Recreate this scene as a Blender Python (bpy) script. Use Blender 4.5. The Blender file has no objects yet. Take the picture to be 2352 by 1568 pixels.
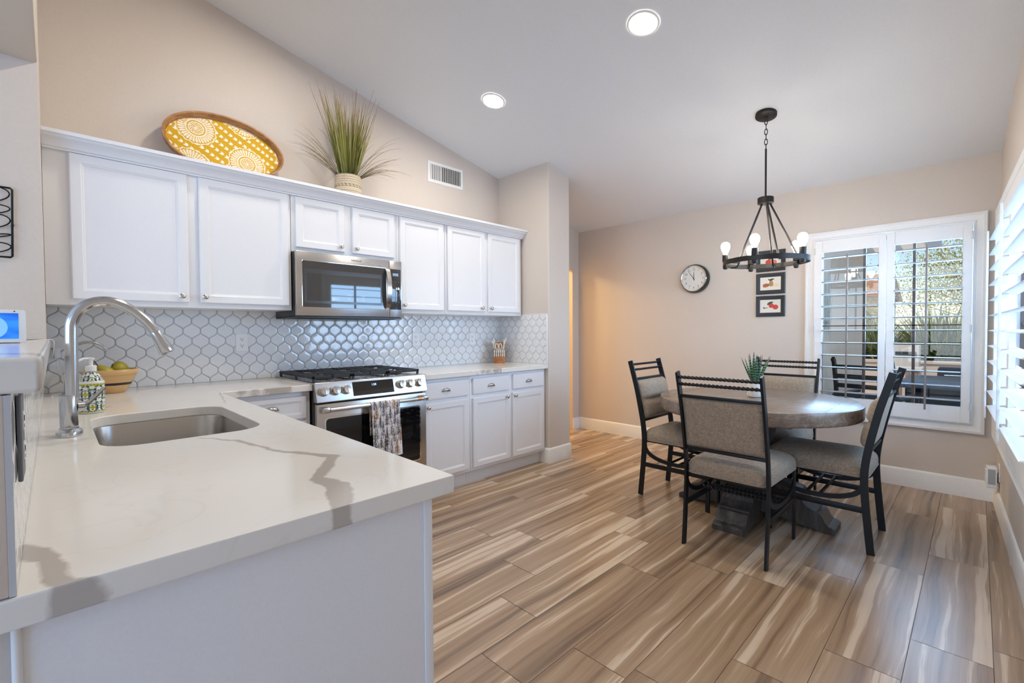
import bpy, bmesh, math, random
from mathutils import Vector, Matrix
random.seed(7)
PI = math.pi
sc = bpy.context.scene
COL = sc.collection

# ------------------------------------------------------------------ camera, world, sun, big lights, exposure
F_PX, YAW, PIT, ROL, CAM_H = 1061.357, 0.788994, -0.023612, -0.006407, 1.22617
cam_d = bpy.data.cameras.new('camera')
cam_d.sensor_fit = 'HORIZONTAL'; cam_d.sensor_width = 36.0
cam_d.lens = 36.0 * F_PX / 2352.0
cam_d.clip_start = 0.02; cam_d.clip_end = 300
cam = bpy.data.objects.new('camera', cam_d); COL.objects.link(cam)
_F = Vector((math.cos(YAW)*math.cos(PIT), math.sin(YAW)*math.cos(PIT), math.sin(PIT)))
_R = Vector((math.sin(YAW), -math.cos(YAW), 0)); _U = _R.cross(_F)
_R2 = _R*math.cos(ROL) + _U*math.sin(ROL); _U2 = _R2.cross(_F)
cam.matrix_world = Matrix(((_R2.x, _U2.x, -_F.x, 0), (_R2.y, _U2.y, -_F.y, 0), (_R2.z, _U2.z, -_F.z, CAM_H), (0, 0, 0, 1)))
sc.camera = cam

world = bpy.data.worlds.new('world'); sc.world = world; world.use_nodes = True
_nt = world.node_tree; _nt.nodes.clear()
_sky = _nt.nodes.new('ShaderNodeTexSky'); _sky.sky_type = 'NISHITA'; _sky.sun_disc = False
_sky.sun_elevation = math.radians(42); _sky.sun_rotation = math.radians(200); _sky.air_density = 1.0; _sky.dust_density = 0.15; _sky.ozone_density = 2.0
_bg = _nt.nodes.new('ShaderNodeBackground'); _bg.inputs['Strength'].default_value = 0.135
_wo = _nt.nodes.new('ShaderNodeOutputWorld')
_nt.links.new(_sky.outputs[0], _bg.inputs[0]); _nt.links.new(_bg.outputs[0], _wo.inputs[0])

def light(name, kind, loc, energy, color, direction=None, **kw):
    d = bpy.data.lights.new(name, kind); d.energy = energy; d.color = color
    for k, v in kw.items(): setattr(d, k, v)
    o = bpy.data.objects.new(name, d); COL.objects.link(o); o.location = loc
    if direction is not None: o.rotation_euler = Vector(direction).to_track_quat('-Z', 'Y').to_euler()
    return o
light('sun', 'SUN', (0, 0, 20), 2.6, (1.0, 0.90, 0.74), (0.50, -0.42, -0.76), angle=math.radians(0.6))
# added fill lamps behind the camera, at an unseen back window and patio door
light('fill_back_window', 'AREA', (-4.45, 1.6, 1.55), 80, (0.66, 0.82, 1.0), (1, 0, 0.05), shape='RECTANGLE', size=3.2, size_y=2.2)
light('daylight_shutter_window', 'AREA', (3.61, -0.62, 1.55), 76, (0.36, 0.62, 1.0), (-0.08, 1, -0.30), shape='RECTANGLE', size=1.9, size_y=1.45)
light('daylight_far_window', 'AREA', (5.05, 0.50, 1.75), 42, (0.40, 0.66, 1.0), (-1, -0.02, -0.25), shape='RECTANGLE', size=1.1, size_y=1.3)
light('fill_patio_door', 'AREA', (-2.9, -0.42, 1.1), 62, (0.24, 0.52, 1.0), (0.35, 1, 0.0), shape='RECTANGLE', size=2.1, size_y=2.0)  # added blue fill for the peninsula end panel
light('hall_lamp', 'POINT', (4.10, 4.50, 2.25), 62, (1.0, 0.72, 0.32), shadow_soft_size=0.12)

vs = sc.view_settings
vs.view_transform = 'Standard'; vs.look = 'None'; vs.exposure = 0.32; vs.gamma = 1.0
vs.use_curve_mapping = False

# ------------------------------------------------------------------ helpers
WM = {}
def ident(): return Matrix.Identity(4)
class MB:
    """collects shapes into one mesh"""
    def __init__(s): s.bm = bmesh.new(); s.mi = 0
    def _face(s, vs_):
        try:
            f = s.bm.faces.new(vs_); f.material_index = s.mi; return f
        except ValueError: return None
    def box(s, x0, x1, y0, y1, z0, z1, bev=0.0, seg=2, M=None):
        t = bmesh.new(); bmesh.ops.create_cube(t, size=1.0)
        for v in t.verts:
            v.co = Vector(((x0+x1)/2 + v.co.x*(x1-x0), (y0+y1)/2 + v.co.y*(y1-y0), (z0+z1)/2 + v.co.z*(z1-z0)))
        if bev > 0: bmesh.ops.bevel(t, geom=list(t.edges), offset=bev, segments=seg, profile=0.5, affect='EDGES')
        s.merge(t, M); return s
    def merge(s, t, M=None):
        if M is not None: bmesh.ops.transform(t, matrix=M, verts=list(t.verts))
        mp = {v: s.bm.verts.new(v.co) for v in t.verts}
        for f in t.faces:
            nf = s._face([mp[v] for v in f.verts])
        t.free()
    def poly(s, pts): return s._face([s.bm.verts.new(Vector(p)) for p in pts])
    def rings(s, rs, closed_ring=True, cap0=True, cap1=True, loop=False):
        vv = [[s.bm.verts.new(Vector(p)) for p in r] for r in rs]
        n = len(vv[0]); m = len(vv)
        for i in range(m if loop else m-1):
            a, b = vv[i], vv[(i+1) % m]
            for k in range(n if closed_ring else n-1):
                s._face([a[k], a[(k+1) % n], b[(k+1) % n], b[k]])
        if closed_ring and not loop:
            if cap0: s._face(list(reversed(vv[0])))
            if cap1: s._face(vv[-1])
        return s
    def cyl(s, p0, p1, r0, r1=None, seg=20, caps=True):
        p0, p1 = Vector(p0), Vector(p1); r1 = r0 if r1 is None else r1
        d = (p1-p0).normalized(); a = d.orthogonal().normalized(); b = d.cross(a)
        c = [(math.cos(2*PI*k/seg), math.sin(2*PI*k/seg)) for k in range(seg)]
        return s.rings([[p0 + a*(x*r0)+b*(y*r0) for x, y in c], [p1 + a*(x*r1)+b*(y*r1) for x, y in c]], cap0=caps, cap1=caps)
    def sweep(s, path, prof, ref=(0, 0, 1), closed=False, twist=0.0, scale=None):
        P = [Vector(p) for p in path]; n = len(P); ref = Vector(ref); rs = []
        for i, p in enumerate(P):
            if closed: t = P[(i+1) % n]-P[i-1]
            else: t = P[min(i+1, n-1)]-P[max(i-1, 0)]
            t.normalize()
            u = ref - t*ref.dot(t)
            if u.length < 1e-5: u = t.orthogonal()
            u.normalize(); w = t.cross(u)
            sc_ = 1.0 if scale is None else scale[i]
            an = twist*i; ca, sa = math.cos(an), math.sin(an)
            rs.append([p + u*((a*ca-b*sa)*sc_) + w*((a*sa+b*ca)*sc_) for a, b in prof])
        return s.rings(rs, loop=closed)
    def tube(s, path, r, seg=10, closed=False, scale=None):
        P = [Vector(p) for p in path]
        prof = [(math.cos(2*PI*k/seg)*r, math.sin(2*PI*k/seg)*r) for k in range(seg)]
        n = len(P); rs = []; u = None
        for i, p in enumerate(P):
            t = (P[(i+1) % n]-P[i-1]) if closed else (P[min(i+1, n-1)]-P[max(i-1, 0)])
            t.normalize()
            if u is None: u = t.orthogonal()
            u = u - t*u.dot(t); u.normalize(); w = t.cross(u)
            k = 1.0 if scale is None else scale[i]
            rs.append([p+u*(a*k)+w*(b*k) for a, b in prof])
        return s.rings(rs, loop=closed)
    def lathe(s, prof, c=(0, 0, 0), seg=32, M=None, sx=1.0, sy=1.0, cap0=True, cap1=True):
        c = Vector(c); rs = []
        for r, z in prof:
            ring = [Vector((r*sx*math.cos(2*PI*k/seg), r*sy*math.sin(2*PI*k/seg), z)) for k in range(seg)]
            if M is not None: ring = [M @ p for p in ring]
            rs.append([c+p for p in ring])
        return s.rings(rs, cap0=cap0, cap1=cap1)
    def prism(s, poly, fn, d0, d1):
        a = [s.bm.verts.new(Vector(fn(p[0], p[1], d0))) for p in poly]; b = [s.bm.verts.new(Vector(fn(p[0], p[1], d1))) for p in poly]
        n = len(a)
        for k in range(n): s._face([a[k], a[(k+1) % n], b[(k+1) % n], b[k]])
        s._face(list(reversed(a))); s._face(b); return s
    def text(s, body, size, M, depth=0.0004, align='CENTER'):
        cu = bpy.data.curves.new('t', 'FONT'); cu.body = body; cu.size = size; cu.extrude = depth
        cu.align_x = align; cu.align_y = 'CENTER'; cu.resolution_u = 3
        o = bpy.data.objects.new('t', cu); COL.objects.link(o)
        dg = bpy.context.evaluated_depsgraph_get()
        me = bpy.data.meshes.new_from_object(o.evaluated_get(dg))
        t = bmesh.new(); t.from_mesh(me); s.merge(t, M)
        bpy.data.objects.remove(o); bpy.data.meshes.remove(me); bpy.data.curves.remove(cu)
        return s
    def build(s, name, mat, parent=None, smooth=35, bevel=0, sub=0, solid=0, wn=False):
        bmesh.ops.remove_doubles(s.bm, verts=s.bm.verts, dist=1e-6)
        bmesh.ops.recalc_face_normals(s.bm, faces=s.bm.faces)
        me = bpy.data.meshes.new(name)
        W = WM.get(parent.name, ident()) if parent else ident()
        if parent: s.bm.transform(W.inverted())
        s.bm.to_mesh(me); s.bm.free()
        for m in (mat if isinstance(mat, (list, tuple)) else [mat]): me.materials.append(m)
        if smooth:
            me.polygons.foreach_set('use_smooth', [True]*len(me.polygons))
            me.set_sharp_from_angle(angle=math.radians(smooth))
        o = bpy.data.objects.new(name, me); COL.objects.link(o)
        if parent: o.parent = parent
        WM[o.name] = W
        if solid:
            md = o.modifiers.new('solid', 'SOLIDIFY'); md.thickness = solid; md.offset = 0
        if bevel:
            md = o.modifiers.new('bevel', 'BEVEL'); md.width = bevel; md.segments = 2; md.limit_method = 'ANGLE'; md.angle_limit = math.radians(40)
        if wn:
            md = o.modifiers.new('wn', 'WEIGHTED_NORMAL'); md.keep_sharp = True; md.weight = 100
        if sub:
            md = o.modifiers.new('sub', 'SUBSURF'); md.levels = sub; md.render_levels = sub
        return o

def thing(name, label, cat, loc=(0, 0, 0), rotz=0.0, group=None):
    o = bpy.data.objects.new(name, None); COL.objects.link(o)
    o.empty_display_size = 0.05
    o.location = loc; o.rotation_euler = (0, 0, rotz)
    o['label'] = label; o['category'] = cat
    if group: o['group'] = group
    WM[o.name] = Matrix.Translation(Vector(loc)) @ Matrix.Rotation(rotz, 4, 'Z')
    return o
def tag(o, label, cat, group=None):
    o['label'] = label; o['category'] = cat
    if group: o['group'] = group
    return o
def struct(o): o['kind'] = 'structure'; return o
def copy_thing(root, loc, rotz, label):
    r = root.copy(); COL.objects.link(r); r.location = loc; r.rotation_euler = (0, 0, rotz); r['label'] = label
    def rec(src, dst):
        for ch in list(src.children):
            if ch.name == dst.name: continue
            c = ch.copy(); COL.objects.link(c); c.parent = dst
            rec(ch, c)
    rec(root, r)
    return r

# ------------------------------------------------------------------ materials
class NT:
    def __init__(s, name):
        s.m = bpy.data.materials.new(name); s.m.use_nodes = True
        s.t = s.m.node_tree; s.n = s.t.nodes; s.n.clear()
        s.out = s.n.new('ShaderNodeOutputMaterial'); s.b = s.n.new('ShaderNodeBsdfPrincipled')
        s.t.links.new(s.b.outputs[0], s.out.inputs[0])
    def new(s, typ, **kw):
        n = s.n.new(typ)
        for k, v in kw.items():
            if k.startswith('i_'):
                key = k[2:]; key = int(key) if key.isdigit() else key
                s.set(n.inputs[key], v)
            else: setattr(n, k, v)
        return n
    def set(s, inp, v):
        if isinstance(v, bpy.types.NodeSocket): s.t.links.new(v, inp)
        else: inp.default_value = v
    def math(s, op, a, b=0.0, c=0.0, clamp=False):
        n = s.n.new('ShaderNodeMath'); n.operation = op; n.use_clamp = clamp
        s.set(n.inputs[0], a); s.set(n.inputs[1], b); s.set(n.inputs[2], c); return n.outputs[0]
    def mix(s, f, a, b):
        n = s.n.new('ShaderNodeMix'); n.data_type = 'RGBA'
        s.set(n.inputs[0], f); s.set(n.inputs[6], a); s.set(n.inputs[7], b); return n.outputs[2]
    def coord(s, which='Object'): return s.n.new('ShaderNodeTexCoord').outputs[which]
    def geo(s): return s.n.new('ShaderNodeNewGeometry').outputs['Position']
    def mapping(s, vec, scale=(1, 1, 1), rot=(0, 0, 0), loc=(0, 0, 0)):
        n = s.n.new('ShaderNodeMapping'); s.set(n.inputs[0], vec); n.inputs['Scale'].default_value = scale
        n.inputs['Rotation'].default_value = rot; n.inputs['Location'].default_value = loc; return n.outputs[0]
    def noise(s, vec, scale=5, detail=2, rough=0.5, dist=0.0):
        n = s.n.new('ShaderNodeTexNoise'); s.set(n.inputs['Vector'], vec); n.inputs['Scale'].default_value = scale
        n.inputs['Detail'].default_value = detail; n.inputs['Roughness'].default_value = rough; n.inputs['Distortion'].default_value = dist
        return n.outputs[0]
    def ramp(s, f, stops, interp='LINEAR'):
        n = s.n.new('ShaderNodeValToRGB'); s.set(n.inputs[0], f); cr = n.color_ramp; cr.interpolation = interp
        while len(cr.elements) < len(stops): cr.elements.new(0.5)
        for e, (p, c) in zip(cr.elements, stops): e.position = p; e.color = c if len(c) == 4 else (*c, 1)
        return n.outputs[0]
    def bump(s, h, strength=0.2, dist=0.01):
        n = s.n.new('ShaderNodeBump'); n.inputs['Strength'].default_value = strength; n.inputs['Distance'].default_value = dist
        s.set(n.inputs['Height'], h); s.t.links.new(n.outputs[0], s.b.inputs['Normal'])
    def p(s, **kw):
        names = dict(col='Base Color', rough='Roughness', metal='Metallic', spec='Specular IOR Level', coat='Coat Weight', coatr='Coat Roughness',
                     emis='Emission Color', emst='Emission Strength', trans='Transmission Weight', sheen='Sheen Weight', alpha='Alpha', ani='Anisotropic')
        for k, v in kw.items():
            if isinstance(v, tuple) and len(v) == 3: v = (*v, 1)
            s.set(s.b.inputs[names[k]], v)
        return s

def srgb(r, g, b):
    f = lambda c: (c/255/12.92) if c/255 <= 0.04045 else ((c/255+0.055)/1.055)**2.4
    return (f(r), f(g), f(b))
def simple(name, col, rough=0.5, metal=0.0, bump=0.0, bscale=200, var=0.015, **kw):
    t = NT(name); c = t.coord()
    n = t.noise(c, scale=bscale, detail=3)
    v = t.ramp(n, [(0.3, tuple(x*(1-var) for x in col)), (0.7, tuple(min(1, x*(1+var)) for x in col))])
    t.p(col=v, rough=rough, metal=metal, **kw)
    if bump: t.bump(n, bump, 0.002)
    return t.m

WALL = srgb(212, 201, 191)
M_wall = simple('wall_paint', WALL, 0.85, bump=0.25, bscale=90)
M_ceil = simple('ceiling_paint', srgb(224, 226, 230), 0.9, bump=0.15, bscale=80)
M_white = simple('white_trim_paint', srgb(236, 235, 234), 0.45, bump=0.03, bscale=60)
M_cab = simple('cabinet_white_paint', srgb(234, 234, 237), 0.32)
M_black = simple('black_metal', (0.012, 0.012, 0.014), 0.38, 0.6)
M_chair = simple('chair_metal', (0.014, 0.015, 0.017), 0.42, 0.5, bump=0.15, bscale=300)
M_bronze = simple('bronze_metal', (0.035, 0.032, 0.030), 0.42, 0.75)
M_iron = simple('cast_iron', (0.030, 0.031, 0.034), 0.55, 0.3, bump=0.2, bscale=400)
M_plastic = simple('white_plastic', srgb(238, 238, 238), 0.35)
M_dark = simple('dark_plastic', (0.012, 0.012, 0.013), 0.35)
M_grout = simple('grout', srgb(196, 196, 198), 0.8)
M_nickel = simple('brushed_nickel', (0.60, 0.58, 0.55), 0.22, 1.0)
M_copper = simple('copper', (0.72, 0.30, 0.16), 0.25, 1.0)

def steel_mat(name, col=(0.60, 0.585, 0.57), rough=0.26, axis='x'):
    t = NT(name); sc_ = {'x': (2, 220, 220), 'y': (220, 2, 220), 'z': (220, 220, 2)}[axis]
    n = t.noise(t.mapping(t.coord(), scale=sc_), scale=1.0, detail=2)
    t.p(col=t.ramp(n, [(0.3, tuple(c*0.97 for c in col)), (0.7, col)]), metal=1.0,
        rough=t.math('MULTIPLY_ADD', n, 0.06, rough-0.03))
    return t.m
M_steel = steel_mat('stainless_steel'); M_sink = steel_mat('sink_steel', (0.50, 0.48, 0.455), 0.26, 'y')
M_faucet = steel_mat('brushed_faucet', (0.56, 0.57, 0.59), 0.20, 'z')

t = NT('black_glass'); t.p(col=(0.006, 0.006, 0.007), rough=0.04, spec=0.6); M_bglass = t.m
t = NT('microwave_glass'); t.p(col=(0.035, 0.037, 0.04), rough=0.03, spec=0.95); M_mwglass = t.m
t = NT('chrome'); t.p(col=(0.8, 0.8, 0.8), rough=0.06, metal=1.0); M_chrome = t.m

def emis(name, col, st):
    t = NT(name); t.p(col=(0.8, 0.8, 0.8), emis=col, emst=st, rough=0.4); return t.m
M_bulb = emis('lit_bulb', (1.0, 0.90, 0.77), 66)
M_can = emis('lit_downlight', (1.0, 0.925, 0.80), 208)
M_digits = emis('lit_digits', (0.18, 0.45, 1.0), 1.6)

# window glass: see-through with a clear surface reflection
t = NT('window_glass'); t.n.remove(t.b)
g = t.new('ShaderNodeBsdfGlossy'); g.inputs['Roughness'].default_value = 0.0; g.inputs['Color'].default_value = (1, 1, 1, 1)
tr = t.new('ShaderNodeBsdfTransparent'); fr = t.new('ShaderNodeFresnel'); fr.inputs[0].default_value = 1.5
mx = t.new('ShaderNodeMixShader'); t.set(mx.inputs[0], t.math('MULTIPLY', fr.outputs[0], 0.6, clamp=True)); t.t.links.new(tr.outputs[0], mx.inputs[1]); t.t.links.new(g.outputs[0], mx.inputs[2])
t.t.links.new(mx.outputs[0], t.out.inputs[0]); M_glass = t.m

# plank floor of wood-look tile
t = NT('wood_plank_tile')
uv = t.coord('UV'); rnd = t.new('ShaderNodeAttribute', attribute_name='plank').outputs['Fac']
sep = t.new('ShaderNodeSeparateXYZ'); t.set(sep.inputs[0], uv); u_, v_ = sep.outputs[0], sep.outputs[1]
def vec3(t, x, y, z=0.0):
    c = t.new('ShaderNodeCombineXYZ'); t.set(c.inputs[0], x); t.set(c.inputs[1], y); t.set(c.inputs[2], z); return c.outputs[0]
warp = t.noise(vec3(t, t.math('MULTIPLY', u_, 1.3), t.math('MULTIPLY', v_, 4.0)), scale=1, detail=2)
vw = t.math('MULTIPLY_ADD', warp, 0.07, v_)
broad = t.noise(vec3(t, t.math('MULTIPLY', u_, 0.26), t.math('MULTIPLY', vw, 11.0)), scale=1, detail=2, rough=0.55)
mid = t.noise(vec3(t, t.math('MULTIPLY', u_, 1.0), t.math('MULTIPLY', vw, 40.0)), scale=1, detail=3, rough=0.6)
fine = t.noise(vec3(t, t.math('MULTIPLY', u_, 7.0), t.math('MULTIPLY', v_, 320.0)), scale=1, detail=2)
tot = t.math('ADD', t.math('MULTIPLY', broad, 0.66), t.math('MULTIPLY', mid, 0.34))
tot = t.math('ADD', tot, t.math('MULTIPLY_ADD', rnd, 0.07, -0.035))
tot = t.math('ADD', tot, t.math('MULTIPLY_ADD', fine, 0.06, -0.03))
colr = t.ramp(tot, [(0.30, srgb(92, 72, 56)), (0.40, srgb(130, 105, 82)), (0.47, srgb(158, 130, 103)), (0.555, srgb(174, 147, 120)), (0.585, srgb(206, 184, 160)), (0.70, srgb(220, 201, 179))])
t.p(col=colr, rough=t.math('MULTIPLY_ADD', tot, -0.08, 0.30), spec=0.9)
t.bump(fine, 0.05, 0.001); M_floor = t.m
M_fgrout = simple('floor_grout', srgb(120, 108, 97), 0.85)

# quartz with grey veins (vein = distance to a polyline, roughened by noise)
t = NT('quartz')
pos = t.geo()
wob = t.new('ShaderNodeTexNoise'); t.set(wob.inputs['Vector'], pos); wob.inputs['Scale'].default_value = 16; wob.inputs['Detail'].default_value = 5
off = t.new('ShaderNodeVectorMath', operation='MULTIPLY_ADD'); t.set(off.inputs[0], wob.outputs['Color']); off.inputs[1].default_value = (0.035,)*3; off.inputs[2].default_value = (-0.0175,)*3
pp = t.new('ShaderNodeVectorMath', operation='ADD'); t.set(pp.inputs[0], pos); t.set(pp.inputs[1], off.outputs[0])
pflat = t.new('ShaderNodeVectorMath', operation='MULTIPLY'); t.set(pflat.inputs[0], pp.outputs[0]); pflat.inputs[1].default_value = (1, 1, 0)
def seg_mask(A, B, ra, rb):
    pa = t.new('ShaderNodeVectorMath', operation='SUBTRACT'); t.set(pa.inputs[0], pflat.outputs[0]); pa.inputs[1].default_value = (*A, 0)
    ba = Vector((B[0]-A[0], B[1]-A[1], 0))
    d = t.new('ShaderNodeVectorMath', operation='DOT_PRODUCT'); t.set(d.inputs[0], pa.outputs[0]); d.inputs[1].default_value = ba/ba.length_squared
    h = t.math('MAXIMUM', t.math('MINIMUM', d.outputs['Value'], 1.0), 0.0)
    q = t.new('ShaderNodeVectorMath', operation='SCALE'); q.inputs[0].default_value = ba; t.set(q.inputs['Scale'], h)
    e = t.new('ShaderNodeVectorMath', operation='DISTANCE'); t.set(e.inputs[0], pa.outputs[0]); t.set(e.inputs[1], q.outputs[0])
    return t.math('SUBTRACT', e.outputs['Value'], t.math('MULTIPLY_ADD', h, rb-ra, ra))
VEINS = [((0.300, 1.62), (0.372, 1.50), 0.003, 0.008), ((0.372, 1.50), (0.410, 1.30), 0.008, 0.006), ((0.410, 1.30), (0.495, 1.135), 0.007, 0.013),
         ((0.495, 1.135), (0.398, 0.99), 0.014, 0.015), ((0.398, 0.99), (0.402, 0.915), 0.016, 0.026), ((0.402, 0.915), (0.360, 0.795), 0.025, 0.020),
         ((-0.05, 0.97), (-0.010, 0.905), 0.024, 0.012), ((-0.010, 0.905), (0.002, 0.79), 0.011, 0.014), ((0.002, 0.797), (0.040, 0.785), 0.014, 0.004),
         ((0.68, 2.77), (0.90, 2.772), 0.004, 0.012), ((0.90, 2.772), (0.965, 2.776), 0.014, 0.004), ((0.53, 2.33), (0.61, 2.78), 0.002, 0.004),
         ((2.20, 2.77), (2.62, 2.772), 0.002, 0.010), ((2.62, 2.772), (2.70, 3.05), 0.008, 0.004), ((2.70, 3.05), (3.10, 3.00), 0.010, 0.003), ((0.17, 2.60), (0.02, 2.40), 0.004, 0.006)]
dmin = None
for v in VEINS:
    m_ = seg_mask(*v); dmin = m_ if dmin is None else t.math('MINIMUM', dmin, m_)
vein = t.ramp(t.math('MULTIPLY_ADD', dmin, -160.0, 0.5), [(0.0, (0, 0, 0)), (1.0, (1, 1, 1))])
soft = t.noise(pos, scale=3.2, detail=4, dist=1.2)
thin = t.ramp(soft, [(0.485, (0, 0, 0)), (0.5, (1, 1, 1)), (0.515, (0, 0, 0))])
base = t.mix(t.math('MULTIPLY', thin, 0.10), (*srgb(233, 229, 223), 1), (*srgb(188, 182, 175), 1))
t.p(col=t.mix(t.math('MULTIPLY', vein, 0.8), base, (*srgb(172, 162, 154), 1)), rough=0.14, spec=0.5); M_quartz = t.m

t = NT('glazed_tile'); nn = t.noise(t.coord(), scale=30, detail=2)
t.p(col=(*srgb(234, 235, 237), 1), rough=0.07, spec=0.55, coat=0.3, coatr=0.04); t.bump(nn, 0.05, 0.002); M_tile = t.m

def fabric(name, c1, c2):
    t = NT(name); c = t.coord()
    n1 = t.noise(t.mapping(c, scale=(560, 560, 150)), scale=1, detail=2)
    n2 = t.noise(t.mapping(c, scale=(200, 200, 560)), scale=1, detail=2)
    n3 = t.noise(c, scale=55, detail=2)
    h = t.math('ADD', t.math('MULTIPLY', n1, 0.48), t.math('ADD', t.math('MULTIPLY', n2, 0.37), t.math('MULTIPLY', n3, 0.15)))
    t.p(col=t.ramp(h, [(0.36, c1), (0.64, c2)]), rough=0.92, sheen=0.15, spec=0.15); t.bump(h, 0.6, 0.003); return t.m
M_fabric = fabric('chair_tweed', srgb(108, 93, 79), srgb(188, 170, 150))

def wood(name, c1, c2, c3, scale=(1.5, 26, 26), rough=0.4, geo=False, rings=8):
    t = NT(name); c = t.coord()
    mp = t.mapping(c, scale=scale); n1 = t.noise(mp, scale=1, detail=4, rough=0.6, dist=0.8); n2 = t.noise(mp, scale=5, detail=2)
    h = t.math('ADD', t.math('MULTIPLY', n1, 0.75), t.math('MULTIPLY', n2, 0.25))
    t.p(col=t.ramp(h, [(0.3, c1), (0.5, c2), (0.7, c3)]), rough=rough); t.bump(h, 0.12, 0.002); return t.m
M_table = wood('grey_brown_oak', srgb(98, 83, 72), srgb(126, 108, 94), srgb(156, 138, 122), (30, 3, 30), 0.26)
M_tablebase = wood('dark_grey_oak', srgb(52, 47, 44), srgb(72, 66, 61), srgb(98, 91, 85), (22, 22, 3), 0.45)
M_traywood = wood('mango_wood', srgb(116, 76, 44), srgb(160, 112, 68), srgb(190, 142, 94), (8, 30, 30), 0.5)
M_blockwood = wood('oak_block', srgb(140, 84, 40), srgb(172, 110, 60), srgb(196, 136, 82), (30, 30, 5), 0.45)

def vcol(name, rough=0.6, bump=0.0, **kw):
    t = NT(name); a = t.new('ShaderNodeAttribute', attribute_name='Col')
    t.p(col=a.outputs['Color'], rough=rough, **kw)
    if bump: t.bump(t.noise(t.coord(), scale=600, detail=1), bump, 0.002)
    return t.m
M_towel = vcol('printed_towel', 0.95, 0.3, spec=0.1); M_trayprint = vcol('printed_tray', 0.6, spec=0.2); M_soap = vcol('painted_ceramic', 0.12, coat=0.3)
M_basket = vcol('woven_pot', 0.6)
def colgrid(obj, fn):
    me = obj.data; ca = me.color_attributes.new('Col', 'FLOAT_COLOR', 'POINT')
    for i, v in enumerate(me.vertices): ca.data[i].color = (*fn(v.co), 1)

# ------------------------------------------------------------------ numbers of the place
YK, XF = 3.4255, 4.674                       # kitchen wall, far wall
ANG = math.atan(0.04); CORNER = Vector((4.674, -0.104, 0))
dS = Vector((-math.cos(ANG), -math.sin(ANG), 0)); dN = Vector((-math.sin(ANG), math.cos(ANG), 0))
def RW(s, n, z): return CORNER + dS*s + dN*n + Vector((0, 0, z))
def ceil(x): return 2.44 + 0.2175*(4.674-x) if x > -1.5 else 2.44+0.2175*6.174 - 0.2175*(-1.5-x)

# ------------------------------------------------------------------ setting
def floor():
    g = MB(); g.box(-4.7, 4.9, -0.7, 6.2, -0.06, -0.0015)
    fo = struct(g.build('floor', M_fgrout))
    bm = bmesh.new(); uvl = bm.loops.layers.uv.new('UVMap'); pl = bm.faces.layers.float.new('plank')
    W, L, G = 0.2285, 0.966, 0.0022
    known = {-1: 0.443, 0: 0.138, 1: 0.804, 2: 0.50, 3: 0.437, 4: 0.165, 5: 0.474, 6: 0.720, 7: 0.068, 8: 0.864}
    rn = random.Random(3)
    for k in range(-4, 27):
        y0 = 0.172+W*k; o = known.get(k, rn.random()*L)
        for j in range(-6, 6):
            x0 = o+L*j; a, b = max(x0, -4.6)+G/2, min(x0+L, 4.8)-G/2
            if b-a < 0.01: continue
            f = bm.faces.new([bm.verts.new((a, y0+G/2, 0)), bm.verts.new((b, y0+G/2, 0)), bm.verts.new((b, y0+W-G/2, 0)), bm.verts.new((a, y0+W-G/2, 0))])
            ru, rv = rn.random()*50, rn.random()*50; fl = rn.random() < 0.5; f[pl] = rn.random()
            for lp in f.loops:
                u, v = lp.vert.co.x-x0, lp.vert.co.y-y0
                if fl: v = -v
                lp[uvl].uv = (u+ru, v+rv)
    me = bpy.data.meshes.new('planks'); bm.to_mesh(me); bm.free(); me.materials.append(M_floor)
    o = bpy.data.objects.new('planks', me); COL.objects.link(o); o.parent = fo; WM[o.name] = ident()
floor()

def ceiling():
    m = MB(); prof = [(4.9, ceil(4.9)), (-1.5, ceil(-1.5)), (-4.8, ceil(-4.8)), (-4.8, ceil(-4.8)+0.12), (-1.5, ceil(-1.5)+0.12), (4.9, ceil(4.9)+0.12)]
    m.prism(prof, lambda a, b, d: (a, d, b), -0.8, 6.4)
    struct(m.build('ceiling', M_ceil, smooth=0))
ceiling()

def wall_cells(cells, fn, d0, d1, m=None):
    m = m or MB()
    for (s0, s1, z0, z1) in cells:
        za = z1(s0) if callable(z1) else z1; zb = z1(s1) if callable(z1) else z1
        m.prism([(s0, z0), (s1, z0), (s1, zb), (s0, za)], fn, d0, d1)
    return m
ctop = lambda x: ceil(x)+0.04
def holed(s0, s1, h0, h1, z0, z1, top): return [(s0, h0, 0, top), (h1, s1, 0, top), (h0, h1, 0, z0), (h0, h1, z1, top)]
# kitchen wall, its short end stub, header and bar half wall
m = MB()
wall_cells([(-4.7, -1.5, 0, ctop), (-1.5, 3.30, 0, ctop)], lambda a, b, d: (a, d, b), YK, YK+0.12, m)
wall_cells([(3.30, 3.62, 0, ctop), (3.62, 4.55, 1.975, ctop), (4.55, 4.90, 0, ctop)], lambda a, b, d: (a, d, b), 3.52, 3.64, m)
struct(m.build('wall_kitchen', M_wall, smooth=0))
m = MB(); m.box(-0.9, -0.022, 2.95, YK+0.02, 1.199, ctop(-0.02)-0.0, bev=0.006)
struct(m.build('wall_stub', M_wall))
m = MB(); m.box(-0.9, -0.023, 0.45, 2.96, 2.422, ctop(-0.02), bev=0.012)
struct(m.build('wall_header', M_wall))
m = MB(); m.box(-0.9, -0.043, 0.80, 3.43, 0.915, 1.1545, bev=0.002); m.box(-0.9, -0.043, 0.835, 3.43, 0.0, 0.875)
struct(m.build('wall_bar', M_wall))
# pillar at the end of the cabinets
m = MB()
m.prism([(3.225, 0), (3.535, 0), (3.535, ctop(3.535)), (3.225, ctop(3.225))], lambda a, b, d: (a, d, b), 2.768, 3.60)
struct(m.build('wall_pillar', M_wall, smooth=0, bevel=0.012))
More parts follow.
